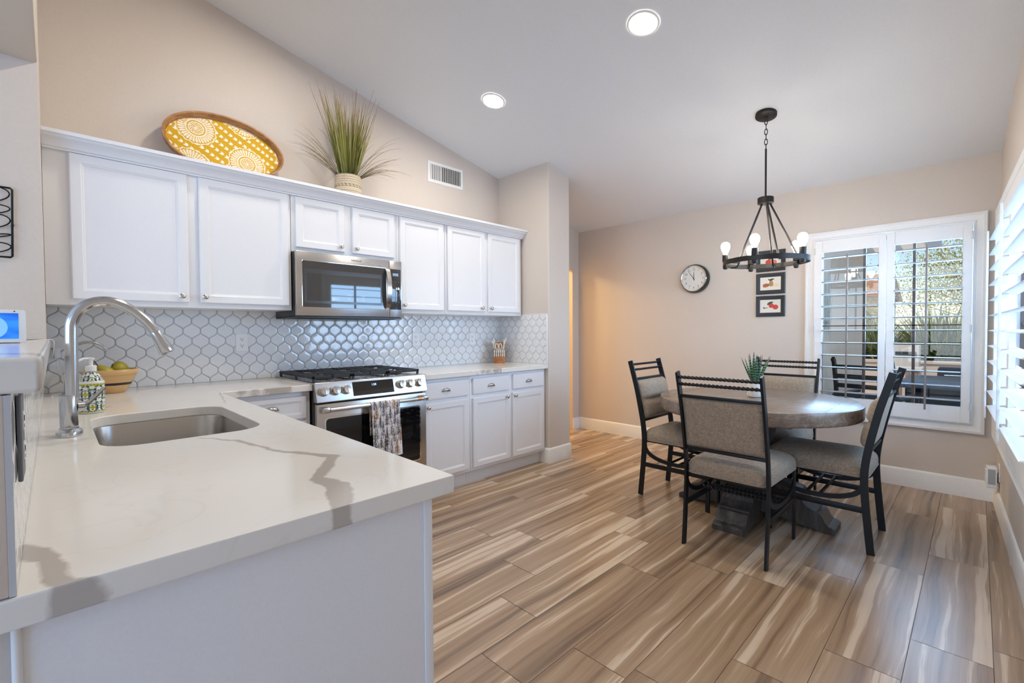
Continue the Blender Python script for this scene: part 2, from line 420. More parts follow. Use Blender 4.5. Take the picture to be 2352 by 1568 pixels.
# far wall with the window opening
m = wall_cells(holed(-0.7, 6.2, 0.03, 0.985, 0.54, 1.97, 2.50), lambda a, b, d: (d, a, b), XF, XF+0.16)
struct(m.build('wall_far', M_wall, smooth=0))
# right wall (s runs from the corner back towards the camera): shutter window and added patio door opening
rt = lambda s: ceil(4.674-s)+0.05
m = MB(); RWf = lambda a, b, d: RW(a, d, b)
wall_cells([(-0.25, 0.10, 0, rt), (0.10, 2.06, 0, 0.54), (0.10, 2.06, 1.97, rt), (2.06, 6.40, 0, rt), (6.40, 8.75, 2.15, rt), (8.75, 9.5, 0, 3.0)], RWf, 0, -0.16, m)
struct(m.build('wall_right', M_wall, smooth=0))
m = wall_cells(holed(-0.9, 6.2, -0.1, 3.3, 0.4, 2.7, 3.6), lambda a, b, d: (d, a, b), -4.66, -4.55)
struct(m.build('wall_back', M_wall, smooth=0))
# hallway beyond the doorway
m = MB(); m.box(3.30, 4.9, 5.6, 5.7, 0, 2.6); m.box(3.20, 3.30, 3.6, 5.7, 0, 2.6); m.box(3.3, 4.7, 3.64, 5.6, 2.55, 2.62)
struct(m.build('wall_hall', simple('hall_paint', srgb(222, 205, 170), 0.8), smooth=0))

# baseboards
def baseprof(): return [(0, 0), (0.014, 0), (0.014, 0.122), (0.010, 0.133), (0.004, 0.139), (0, 0.139)]
def baseboard(name, fn, a, b):
    m = MB(); m.prism(baseprof(), lambda n, z, d: fn(d, n, z), a, b); return struct(m.build(name, M_white, smooth=50))
baseboard('baseboard_far', lambda s, n, z: (XF-n, s, z), -0.104, 3.52)
baseboard('baseboard_right', lambda s, n, z: RW(s, n, z), 0.0, 6.40)
baseboard('baseboard_hall', lambda s, n, z: (s, 3.52-n, z), 4.55, 4.66)
m = MB()
pl_ = [(3.223, 2.90), (3.223, 2.766), (3.537, 2.766), (3.537, 3.53)]
pr = [[(x, y) for x, y in pl_]]
def off_ring(o, z):
    return [(3.225-o, 2.90, z), (3.225-o, 2.768-o+0.012, z), (3.225-o+0.012, 2.768-o, z), (3.535+o-0.012, 2.768-o, z), (3.535+o, 2.768-o+0.012, z), (3.535+o, 3.52, z)]
m.rings([off_ring(o, z) for o, z in [(0.014, 0), (0.014, 0.122), (0.010, 0.133), (0.004, 0.139), (-0.004, 0.139)]], closed_ring=False)
struct(m.build('baseboard_pillar', M_white, smooth=50))

# ------------------------------------------------------------------ tiled backsplash
def backsplash():
    W, H, N = 0.0903, 0.125, 12
    half = [((W/2)*(1+1.13*math.cos(2*PI*tt)-0.13*math.cos(6*PI*tt))/2, H*tt) for tt in [k/(2*N) for k in range(-N, N+1)]]
    m = MB()
    def tile(cu, cz, fn, u0, u1, z0, z1):
        out = [(cu+x, cz+z) for x, z in half] + [(cu-x, cz+z) for x, z in reversed(half[1:-1])]
        def ring(ins, d):
            r = []
            for (u, z) in out:
                du, dz = u-cu, z-cz
                fu = max(0.0, 1-ins/(W/2)*1.0); L_ = max(1e-6, abs(du))
                uu = cu + (du*fu if abs(du) > 1e-6 else 0); zz = cz + dz*(1-ins*1.6/(H/2))
                r.append(fn(min(max(uu, u0), u1), d, min(max(zz, z0), z1)))
            return r
        m.rings([ring(0.0020, 0.001), ring(0.0024, 0.0052), ring(0.0038, 0.0072), ring(0.0070, 0.0082), ring(0.022, 0.0083)], cap0=False)
    def field(fn, u0, u1, z0, z1, ref):
        k0 = int((u0-ref)/(W/2))-2; k1 = int((u1-ref)/(W/2))+2
        for k in range(k0, k1+1):
            cu = ref+k*W/2
            for j in range(-1, 6):
                cz = 1.361-H/2-H*j - (H/2 if k % 2 else 0)
                if cu+W/2 <= u0+0.004 or cu-W/2 >= u1-0.004 or cz+H/2 <= z0+0.004 or cz-H/2 >= z1-0.004: continue
                tile(cu, cz, fn, u0, u1, z0, z1)
    field(lambda u, d, z: (u, YK-d, z), -0.042, 3.2235, 0.915, 1.366, 0.473)
    field(lambda u, d, z: (3.225-d, u, z), 2.792, YK-0.001, 0.915, 1.374, 2.970)
    field(lambda u, d, z: (-0.043+d*0.6, u, z), 0.805, YK-0.001, 0.915, 1.153, 2.970)
    g = MB(); g.box(-0.042, 3.224, YK-0.004, YK-0.0005, 0.915, 1.3655); g.box(3.221, 3.2245, 2.786, YK, 0.915, 1.376); g.box(-0.0428, -0.040, 0.802, YK, 0.915, 1.154)
    g.box(-0.0434, -0.0372, 0.8004, 0.8065, 0.915, 1.154)
    root = struct(g.build('wall_backsplash', M_grout, smooth=0))
    m.build('tiles', M_tile, root, smooth=60, wn=True)
    e = MB(); e.box(3.2135, 3.2245, 2.780, 2.791, 0.915, 1.377, bev=0.002); e.box(3.2155, 3.2245, 2.791, YK-0.33, 1.374, 1.380, bev=0.001); e.build('edge_trim', M_white, root)
backsplash()

# ------------------------------------------------------------------ cabinets
def panel_front(x0, x1, z0, z1, yb, t=0.02, fr=0.050, rec=0.008, parent=None, name='door', raised=True):
    """door or drawer front facing -Y, back at yb"""
    m = MB(); yf = yb-t
    def ring(i, y): return [(x0+i, y, z0+i), (x1-i, y, z0+i), (x1-i, y, z1-i), (x0+i, y, z1-i)]
    if raised:
        R_ = [ring(0, yb), ring(0, yf+0.004), ring(0.004, yf), ring(fr-0.004, yf), ring(fr, yf+0.003), ring(fr+0.004, yf+0.004), ring(fr+0.008, yf+rec), ring(fr+0.02, yf+rec)]
    else:
        R_ = [ring(0, yb), ring(0, yf+0.005), ring(0.003, yf+0.001), ring(0.008, yf), ring(0.02, yf)]
    m.rings(R_); return m.build(name, M_cab, parent, smooth=20)
def knob(x, y, z, parent):
    m = MB(); Mx = Matrix.Rotation(PI/2, 4, 'X')
    m.lathe([(0.0075, 0), (0.006, 0.004), (0.005, 0.010), (0.010, 0.014), (0.0145, 0.019), (0.0145, 0.023), (0.011, 0.026), (0.004, 0.0275)], (x, y, z), 20, Mx)
    o = m.build('knob', M_nickel, parent); o['label'] = 'brushed nickel round knob'; return o
def cup_pull(x, y, z, parent, w=0.040):
    m = MB(); rs = []
    for i in range(9):
        a = PI*i/8; rr = []
        for k in range(7):
            b = (PI/2)*k/6
            rr.append((x-math.cos(a)*w*(0.55+0.45*math.cos(b*0.9)) , y-0.022*math.sin(b)*math.sin(a)**0.5 - 0.001, z-0.010+0.026*math.sin(a)*math.cos(b*0.75)))
        rs.append(rr)
    m.rings(rs, closed_ring=False)
    m.box(x-w-0.003, x+w+0.003, y-0.002, y, z-0.012, z-0.006, bev=0.0008)
    o = m.build('cup_pull', M_nickel, parent, solid=0.0018); o['label'] = 'brushed nickel cup pull'; return o
def body(x0, x1, y0, y1, z0, z1, parent, extra=None, name='body'):
    m = MB(); m.box(x0, x1, y0, y1, z0, z1, bev=0.0015)
    if extra: extra(m)
    return m.build(name, M_cab, parent)
YU = 3.10; YKb = YK-0.006
def upper(label, x0, x1, z0, z1, doors):
    r = thing('wall_cabinet', label, 'cabinet', ((x0+x1)/2, YKb, z0))
    body(x0+0.0006, x1-0.0006, YU, YKb, z0, z1, r)
    for (a, b, c, d, kx, kz) in doors:
        dr = panel_front(a, b, c, d, YU-0.0005, parent=r, fr=0.045)
        knob(kx, YU-0.021, kz, dr)
    return r
upper('tall white two-door wall cabinet left of the microwave, above the sink corner', -0.0216, 1.090, 1.365, 2.110,
      [(0.070, 0.541, 1.393, 2.096, 0.506, 1.426), (0.594, 1.072, 1.393, 2.096, 0.613, 1.426)])
upper('short white two-door wall cabinet directly above the microwave', 1.092, 1.852, 1.743, 2.110,
      [(1.117, 1.441, 1.772, 2.094, 1.409, 1.806), (1.500, 1.826, 1.772, 2.094, 1.522, 1.806)])
upper('white single-door wall cabinet just right of the microwave', 1.854, 2.300, 1.365, 2.110, [(1.876, 2.278, 1.393, 2.094, 1.901, 1.426)])
upper('white two-door wall cabinet at the right end, beside the pillar', 2.302, 3.205, 1.365, 2.110,
      [(2.322, 2.727, 1.395, 2.094, 2.686, 1.426), (2.770, 3.170, 1.395, 2.094, 2.795, 1.426)])
def crown():
    prof = [(0, 2.100), (0.012, 2.100), (0.012, 2.108), (0.020, 2.112), (0.024, 2.122), (0.040, 2.140), (0.056, 2.148), (0.062, 2.158), (0.072, 2.160), (0.072, 2.177), (0, 2.177)]
    m = MB()
    m.rings([[(-0.020, YU-0.0005-n, z) for n, z in prof], [(3.205+n_, YU-0.0005-n, z) for (n, z), n_ in zip(prof, [p[0] for p in prof])]], cap0=True, cap1=False)
    m.rings([[(3.205+n, YU-0.0005-n, z) for n, z in prof], [(3.205+n if n else 3.2055, YKb, z) for n, z in prof]], cap0=False)
    m.box(-0.018, 3.204, YU, YKb, 2.1105, 2.1765)
    tag(m.build('crown_molding', M_cab, smooth=25), 'long white crown moulding along the top of the wall cabinets', 'moulding')
crown()
YB = 2.82
def base(label, x0, x1, fronts, toe=True):
    r = thing('base_cabinet', label, 'cabinet', ((x0+x1)/2, YKb, 0))
    m = MB(); m.box(x0+0.0006, x1-0.0006, YB, YK-0.006, 0.114, 0.8755, bev=0.001); m.box(x0+0.0006, x1-0.0006, 2.8775, YK-0.006, 0.0, 0.114)
    m.build('body', M_cab, r)
    for f in fronts:
        if f[0] == 'door':
            d = panel_front(*f[1:5], YB-0.0005, parent=r, fr=0.045); knob(f[5], YB-0.021, f[6], d)
        else:
            d = panel_front(*f[1:5], YB-0.0005, parent=r, name='drawer', raised=(f[0] == 'pdrawer'), fr=0.03); cup_pull(f[5], YB-0.0205, f[6], d)
    return r
base('white base cabinet with one drawer and one door beside the range', 1.872, 2.325,
     [('drawer', 1.897, 2.300, 0.723, 0.850, 2.080, 0.785), ('door', 1.897, 2.298, 0.140, 0.694, 1.915, 0.669)])
base('white base cabinet with two drawers and two doors beside the pillar', 2.3265, 3.2215,
     [('drawer', 2.347, 2.745, 0.723, 0.850, 2.535, 0.783), ('drawer', 2.794, 3.188, 0.723, 0.850, 2.986, 0.783),
      ('door', 2.347, 2.757, 0.140, 0.692, 2.712, 0.670), ('door', 2.790, 3.193, 0.140, 0.692, 2.812, 0.670)])
base('white drawer base cabinet between the range and the sink corner', 0.63, 1.085,
     [('pdrawer', 0.655, 1.060, 0.716, 0.848, 0.866, 0.789), ('pdrawer', 0.655, 1.060, 0.430, 0.700, 0.866, 0.58), ('pdrawer', 0.655, 1.060, 0.140, 0.414, 0.866, 0.29)])
def sink_base():
    r = thing('sink_base_cabinet', 'white sink peninsula cabinet with a plain end panel facing the room', 'cabinet', (0.27, 0.832, 0))
    m = MB(); m.box(-0.041, 0.571, 0.836, 1.55, 0.0, 0.875); m.box(-0.041, 0.571, 1.55, 2.42, 0.0, 0.62); m.box(-0.041, 0.571, 2.42, YK-0.006, 0.0, 0.875)
    m.build('body', M_cab, r)
    m = MB(); m.box(-0.041, 0.553, 0.830, 0.8359, 0.0, 0.875); m.build('end_panel', M_cab, r)
    m = MB(); m.box(0.5535, 0.574, 0.826, 0.8359, 0.0, 0.875, bev=0.0015); m.build('corner_trim', M_cab, r)
    m = MB(); m.cyl((-0.040, 0.829, 0), (-0.040, 0.829, 0.875), 0.005); m.build('corner_bead', M_white, r)
sink_base()

# ------------------------------------------------------------------ counters, sink, bar ledge
def rrect(x0, x1, y0, y1, r, n=8):
    pts = []
    for cx, cy, a0 in [(x1-r, y1-r, 0), (x0+r, y1-r, PI/2), (x0+r, y0+r, PI), (x1-r, y0+r, 1.5*PI)]:
        for k in range(n+1):
            a = a0+PI/2*k/n; pts.append((cx+r*math.cos(a), cy+r*math.sin(a)))
    return pts
SINK = (0.086, 0.496, 1.652, 2.318, 0.095)
def slab(name, outer, hole, z0, z1, label):
    bm = bmesh.new(); es = []
    for loop in [outer] + ([hole] if hole else []):
        v = [bm.verts.new((p[0], p[1], z1)) for p in loop]
        for k in range(len(v)): es.append(bm.edges.new((v[k], v[(k+1) % len(v)])))
    bmesh.ops.triangle_fill(bm, use_beauty=True, edges=es)
    r = bmesh.ops.extrude_face_region(bm, geom=list(bm.faces))
    for v in [g for g in r['geom'] if isinstance(g, bmesh.types.BMVert)]: v.co.z = z0
    m = MB(); m.bm.free(); m.bm = bm
    return tag(m.build(name, M_quartz, smooth=30, bevel=0.003), label, 'countertop')
CT = (0.8765, 0.914)
slab('countertop', [(-0.30, 0.796), (0.612, 0.796), (0.612, 2.7775), (1.0885, 2.7775), (1.0885, YK-0.001), (-0.0425, YK-0.001), (-0.0425, 0.834), (-0.30, 0.834)],
     rrect(*SINK), *CT, 'white quartz countertop with grey veins, wrapping the sink to the range')
slab('countertop', [(1.862, 2.7775), (3.2235, 2.7775), (3.2235, YK-0.001), (1.862, YK-0.001)], None, *CT, 'white quartz countertop between the range and the pillar')
m = MB(); m.box(-0.62, -0.010, 0.798, 2.949, 1.155, 1.198, bev=0.006, seg=3); m.box(-0.62, -0.0225, 2.948, 3.40, 1.155, 1.198)
tag(m.build('bar_ledge', M_quartz, wn=True), 'raised quartz bar ledge on the half wall, at far left', 'ledge')
def sink():
    r = thing('kitchen_sink', 'undermount stainless steel sink set in the peninsula countertop', 'sink', (0.29, 1.985, 0.66))
    x0, x1, y0, y1, rad = SINK
    def rg(i, z, rr): return [(px, py, z) for px, py in rrect(x0-0.006+i, x1+0.006-i, y0-0.006+i, y1+0.006-i, rr)]
    m = MB(); m.rings([rg(-0.015, 0.8763, 0.11), rg(0, 0.876, 0.10), rg(0.002, 0.87, 0.098), rg(0.006, 0.72, 0.095), rg(0.014, 0.692, 0.09), rg(0.035, 0.680, 0.07), rg(0.12, 0.677, 0.05)], cap0=False)
    m.build('basin', M_sink, r, smooth=50)
    m = MB(); m.lathe([(0.045, 0.0), (0.045, 0.003), (0.035, 0.004), (0.012, 0.001), (0.001, 0.001)], (0.29, 2.0, 0.6775), 28); m.build('drain', M_chrome, r)
sink()

# ------------------------------------------------------------------ range
def kitchen_range():
    X0, X1 = 1.0925, 1.8575; YF = 2.765
    r = thing('gas_range', 'stainless slide-in gas range with black grates and a tree-print towel', 'stove', (1.475, 3.1, 0))
    m = MB(); m.box(X0, X1, 2.775, 3.40, 0.03, 0.905); m.box(X0+0.03, X1-0.03, 2.84, 3.38, 0.0, 0.03); m.build('body', M_dark, r)
    m = MB(); m.box(X0-0.012, X1+0.012, 2.752, 3.405, 0.9145, 0.922, bev=0.003); m.box(X0+0.02, X1-0.02, 2.80, 3.39, 0.9215, 0.9235, bev=0.001); m.build('cooktop', M_steel, r)
    # sloped control panel
    m = MB(); m.prism([(2.752, 0.923), (2.775, 0.923), (2.775, 0.806), (2.722, 0.806), (2.722, 0.812)], lambda a, b, d: (d, a, b), X0-0.004, X1+0.004); m.build('control_panel', M_steel, r, bevel=0.003)
    nrm = Vector((0, -0.111, 0.030)).normalized(); up = Vector((0, 0.030, 0.111)).normalized()
    def cp(z): return 2.722+(z-0.812)/(0.923-0.812)*0.030
    m = MB()
    a, b = Vector((1.318, cp(0.825), 0.825)), Vector((1.602, cp(0.825), 0.825))
    for q in [1]:
        p = [a+nrm*0.0012, b+nrm*0.0012, b+nrm*0.0012+up*0.088, a+nrm*0.0012+up*0.088]; q_ = [v-nrm*0.003 for v in p]
        m.rings([q_, p])
    dsp = m.build('display', M_bglass, r)
    m = MB(); Mt = Matrix.Translation(Vector((1.462, cp(0.885), 0.885))+nrm*0.0016) @ Matrix((Vector((1, 0, 0)), up, nrm)).transposed().to_4x4(); m.text('1:50', 0.020, Mt, 0.0001)
    m.build('clock_digits', M_digits, dsp)
    for kx in (1.133, 1.203, 1.272, 1.655, 1.725, 1.796):
        m = MB(); c = Vector((kx, cp(0.868), 0.868)); Mk = Matrix((Vector((1, 0, 0)), up, nrm)).transposed().to_4x4()
        m.lathe([(0.0285, 0), (0.0285, 0.006), (0.0275, 0.008), (0.0255, 0.009), (0.0245, 0.032), (0.023, 0.035), (0.004, 0.036)], c+nrm*0.001, 28, Mk)
        m.box(-0.0045, 0.0045, -0.020, 0.020, 0.030, 0.0385, bev=0.001, M=Matrix.Translation(c) @ Mk)
        m.build('knob', M_nickel, r)
    dr = MB(); dr.box(X0+0.001, X1-0.001, 2.735, 2.774, 0.235, 0.795, bev=0.004); door = dr.build('oven_door', M_steel, r)
    m = MB(); pts = rrect(1.146, 1.802, 0.335, 0.704, 0.02); m.prism(pts, lambda a, b, d: (a, d, b), 2.7335, 2.737); w_ = m.build('door_window', M_bglass, door)
    m = MB(); pts = rrect(1.138, 1.810, 0.327, 0.712, 0.024); m.prism(pts, lambda a, b, d: (a, d, b), 2.7342, 2.737); m.build('window_trim', M_chrome, door)
    m = MB(); m.cyl((1.150, 2.682, 0.765), (1.812, 2.682, 0.765), 0.0125, seg=24)
    hd = m.build('handle', M_steel, door)
    for hx in (1.128, 1.815):
        m = MB(); m.box(hx-0.022, hx+0.022, 2.668, 2.738, 0.749, 0.781, bev=0.007, seg=3); m.build('handle_bracket', M_steel, hd)
    m = MB(); m.cyl((1.757, 2.682, 0.765), (1.781, 2.682, 0.765), 0.0155, seg=24); o = m.build('handle_ring', M_copper, hd); o['label'] = 'copper ring on the handle'
    m = MB(); m.box(X0+0.001, X1-0.001, 2.740, 2.774, 0.065, 0.228, bev=0.004); m.build('storage_drawer', M_steel, r)
    # burners and grates
    for bx, by, br in [(1.225, 2.94, 0.045), (1.225, 3.24, 0.038), (1.475, 3.09, 0.055), (1.725, 2.94, 0.042), (1.725, 3.24, 0.038)]:
        m = MB(); m.lathe([(br+0.012, 0), (br+0.012, 0.006), (br, 0.010), (br, 0.016), (br*0.9, 0.019), (0.005, 0.020)], (bx, by, 0.9225), 28); m.build('burner', M_iron, r)
    gx = [(1.100, 1.346), (1.352, 1.598), (1.604, 1.850)]
    for i, (a, b) in enumerate(gx):
        m = MB(); za, zb = 0.944, 0.957; y0, y1 = 2.81, 3.385; bw = 0.011
        m.box(a, b, y0, y0+0.014, za-0.004, zb, bev=0.002); m.box(a, b, y1-0.014, y1, za-0.004, zb, bev=0.002)
        m.box(a, a+bw+0.003, y0, y1, za-0.004, zb, bev=0.002); m.box(b-bw-0.003, b, y0, y1, za-0.004, zb, bev=0.002)
        for k in range(1, 8):
            yy = y0+(y1-y0)*k/8
            if k == 4: m.box(a, b, yy-bw/2, yy+bw/2, za, zb, bev=0.002)
            else:
                m.box(a, a+0.085, yy-bw/2, yy+bw/2, za, zb, bev=0.002); m.box(b-0.085, b, yy-bw/2, yy+bw/2, za, zb, bev=0.002)
        m.box((a+b)/2-bw/2, (a+b)/2+bw/2, y0, y0+0.10, za, zb, bev=0.002); m.box((a+b)/2-bw/2, (a+b)/2+bw/2, y1-0.10, y1, za, zb, bev=0.002)
        for fx in (a+0.008, b-0.008):
            for fy in (y0+0.008, y1-0.008, (y0+y1)/2): m.box(fx-0.006, fx+0.006, fy-0.006, fy+0.006, 0.9222, za)
        m.build('grate', M_iron, r)
kitchen_range()

def towel():
    x0, x1 = 1.405, 1.604; NX, NY = 90, 230
    hy, hz, rr = 2.682, 0.765, 0.0155
    Lf, Lb = 0.345, 0.20; arc = PI*rr; tot = Lf+arc+Lb
    m = MB(); vv = []
    for j in range(NY+1):
        s = tot*j/NY; row = []
        for i in range(NX+1):
            u = i/NX
            dr = 0.0
            if s < Lb: y, z, k = hy+rr, hz-(Lb-s), (Lb-s)/Lb
            elif s < Lb+arc:
                a = (s-Lb)/rr; y, z, k = hy+rr*math.cos(a), hz+rr*math.sin(a), 0
            else: k = (s-Lb-arc)/Lf; y, z = hy-rr, hz-(s-Lb-arc)
            fold = 0.010*k*math.sin(u*PI*2.4+0.6)+0.006*k*math.sin(u*PI*5.0+1.0)
            w = 1.0-0.06*k
            x = x0+(x1-x0)*(0.5+(u-0.5)*w)+0.020*k*u
            if s > Lb+arc and u < 0.55: z -= 0.02*k
            row.append(m.bm.verts.new((x, y+(-abs(fold)-0.003*k if s > Lb+arc else (0.3*abs(fold))), z)))
        vv.append(row)
    for j in range(NY):
        for i in range(NX): m._face([vv[j][i], vv[j][i+1], vv[j+1][i+1], vv[j+1][i]])
    rn = random.Random(5); trees = []
    cols = [srgb(70, 68, 72), srgb(96, 98, 108), srgb(116, 108, 100), srgb(88, 78, 72), srgb(150, 108, 72)]
    for j in range(7):
        for i in range(5):
            trees.append((x0-0.01+(i+0.5*(j % 2)+rn.uniform(-.15, .15))*0.047, 0.42+j*0.058+rn.uniform(-.012, .012), rn.uniform(0.10, 0.15), cols[min(4, int(rn.random()*4.4))]))
    hsh = lambda a, b: (math.sin(a*127.1+b*311.7)*43758.5453) % 1.0
    def f(co):
        c = srgb(226, 222, 224)
        for tx, tz, h, cc in trees:
            k = (co.z-tz)/h
            if not 0 <= k <= 1: continue
            dx = abs(co.x-tx)
            if dx < 0.0016: return cc
            if k > 0.18:
                ww = 0.028*(1-k)*1.15+0.001
                zz = co.z+dx*0.55
                if dx < ww*(0.65+0.35*math.sin(zz*900)) and hsh(round(co.x*420), round(zz*330)) > 0.30: c = cc
        return c
    o = m.build('hand_towel', M_towel, smooth=80, solid=0.0022)
    colgrid(o, f)
    tag(o, 'white hand towel printed with grey fir trees, hung on the oven door handle', 'towel')
towel()

# ------------------------------------------------------------------ microwave
def microwave():
    r = thing('microwave', 'stainless over-the-range microwave with black glass door above the stove', 'microwave', (1.48, 3.2, 1.325))
    X0, X1, YF = 1.0945, 1.8505, 3.026
    m = MB(); m.box(X0, X1, YF+0.03, YKb-0.004, 1.322, 1.7405, bev=0.003); m.box(X0-0.0, X1, YF+0.01, YKb-0.004, 1.316, 1.328); m.build('body', M_dark, r)
    m = MB(); m.box(X0-0.0006, 1.7475, YF, YF+0.031, 1.330, 1.7415, bev=0.003); door = m.build('door', M_steel, r)
    m = MB(); m.prism(rrect(1.131, 1.722, 1.386, 1.682, 0.008), lambda a, b, d: (a, d, b), YF-0.0012, YF+0.002); win = m.build('door_window', M_mwglass, door)
    m = MB(); m.rings([[(p[0], YF-0.0016, p[1]) for p in rrect(1.142, 1.690, 1.412, 1.632, 0.004)], [(p[0], YF-0.0014, p[1]) for p in rrect(1.158, 1.676, 1.428, 1.604, 0.004)]], cap0=False, cap1=False)
    m.build('window_border', simple('grey_border', (0.06, 0.062, 0.066), 0.15), win)
    m = MB(); m.rings([[(p[0], YF-0.0011, p[1]) for p in rrect(1.128, 1.725, 1.383, 1.685, 0.010)], [(p[0], YF-0.0006, p[1]) for p in rrect(1.131, 1.722, 1.386, 1.682, 0.008)]], cap0=False, cap1=False); m.build('window_trim', M_chrome, win)
    m = MB(); m.box(1.7495, X1+0.0006, YF, YF+0.031, 1.330, 1.7415, bev=0.003); cp = m.build('control_panel', M_steel, r)
    m = MB(); m.box(1.752, 1.842, YF-0.0012, YF+0.002, 1.386, 1.682, bev=0.0006); kp = m.build('keypad', M_mwglass, r)
    m = MB(); m.box(1.775, 1.822, YF-0.0018, YF-0.0010, 1.632, 1.652); m.build('display', simple('lcd_display', srgb(150, 175, 200), 0.2), kp)
    M_key = simple('key_print', srgb(150, 158, 170), 0.5); marks = '123456789C0S'
    for q, ch_ in enumerate(marks):
        m = MB(); m.text(ch_, 0.013, Matrix.Translation((1.772+(q % 3)*0.026, YF-0.0016, 1.590-(q//3)*0.050)) @ Matrix.Rotation(PI/2, 4, 'X'), 0.0001); m.build('key', M_key, kp)
    m = MB(); path = []
    for k in range(17):
        tt = k/16; path.append((1.728-0.004*math.sin(PI*tt), YF-0.012-0.034*math.sin(PI*tt)**0.8, 1.398+0.276*tt))
    m.sweep(path, [(0.017, 0.005), (-0.017, 0.005), (-0.017, -0.005), (0.017, -0.005)], ref=(1, 0, 0)); m.box(1.712, 1.744, YF-0.015, YF+0.002, 1.396, 1.412, bev=0.002); m.box(1.712, 1.744, YF-0.015, YF+0.002, 1.660, 1.676, bev=0.002)
    m.build('handle', M_nickel, door, bevel=0.002)
    m = MB(); m.text('Whirlpool', 0.018, Matrix.Translation((1.495, YF-0.0006, 1.714)) @ Matrix.Rotation(PI/2, 4, 'X'), 0.0002); m.build('lettering', simple('logo_grey', (0.12, 0.12, 0.13), 0.4), door)
    m = MB(); m.box(X0+0.03, X1-0.03, YF+0.05, YF+0.25, 1.312, 1.3165, bev=0.001); m.build('underside_grille', M_dark, r)
microwave()
# light under the microwave lit over the cooktop
# ------------------------------------------------------------------ faucets and sink-side things
def faucet():
    bx, by = 0.029, 1.960
    r = thing('kitchen_faucet', 'tall brushed nickel pull-down faucet behind the sink', 'faucet', (bx, by, 0.914))
    m = MB(); m.lathe([(0.034, 0), (0.035, 0.004), (0.033, 0.014), (0.026, 0.020), (0.020, 0.022)], (bx, by, 0.9142), 40, sx=0.92, sy=1.5); m.build('base', M_faucet, r)
    m = MB(); m.lathe([(0.0225, 0), (0.0225, 0.006), (0.0205, 0.008), (0.0215, 0.010), (0.0215, 0.100), (0.0205, 0.102)], (bx, by, 0.934), 32); m.build('body', M_faucet, r)
    ctl = [(0.038, 1.03), (0.0385, 1.12), (0.0395, 1.225), (0.0425, 1.262), (0.056, 1.294), (0.081, 1.318), (0.115, 1.328), (0.150, 1.322), (0.184, 1.302), (0.212, 1.275), (0.231, 1.251), (0.244, 1.229)]
    path = []
    for i in range(len(ctl)-1):
        p0, p1, p2, p3 = ctl[max(i-1, 0)], ctl[i], ctl[i+1], ctl[min(i+2, len(ctl)-1)]
        for k in range(4):
            q = k/4; path.append(tuple(0.5*((2*p1[j])+(-p0[j]+p2[j])*q+(2*p0[j]-5*p1[j]+4*p2[j]-p3[j])*q*q+(-p0[j]+3*p1[j]-3*p2[j]+p3[j])*q**3) for j in range(2)))
    path = [(x, by, z) for x, z in path+[ctl[-1]]]
    m = MB(); m.tube(path, 0.0155, 24); m.build('spout', M_faucet, r, smooth=60)
    e = Vector(path[-1]); d = (Vector(path[-1])-Vector(path[-2])).normalized()
    d = Vector((0.43, 0, -0.90)).normalized()
    m = MB(); pts = [e, e+d*0.002, e+d*0.025, e+d*0.050, e+d*0.074, e+d*0.078]; rad = [0.0155, 0.0162, 0.0172, 0.0205, 0.0225, 0.0205]
    m.tube(pts, 1.0, 28, scale=rad); m.build('spray_head', M_faucet, r, smooth=50)
    m = MB(); m.cyl((bx+0.018, by+0.004, 1.000), (bx+0.034, by+0.008, 1.000), 0.015); m.tube([(bx+0.030, by+0.010, 1.000), (bx+0.050, by+0.014, 1.012), (bx+0.085, by+0.02, 1.052)], 0.006, 12, scale=[1.1, 1, 0.9]); m.build('lever', M_faucet, r)
faucet()
def filter_faucet():
    bx, by = 0.045, 3.28
    r = thing('filter_faucet', 'small thin curved water faucet behind the main faucet', 'faucet', (bx, by, 0.914))
    m = MB(); m.lathe([(0.020, 0), (0.020, 0.006), (0.012, 0.010), (0.011, 0.05), (0.006, 0.055)], (bx, by, 0.9142), 24); m.build('base', M_faucet, r)
    path = [(bx, by, 0.96), (bx, by, 1.08)]; cx, cz, R_ = bx+0.085, 1.088, 0.085
    for k in range(17):
        a = PI-(PI*0.86)*k/16; path.append((cx+R_*math.cos(a), by, cz+0.092*math.sin(a)))
    m = MB(); m.tube(path, 0.0062, 14); m.build('spout', M_faucet, r, smooth=60)
filter_faucet()
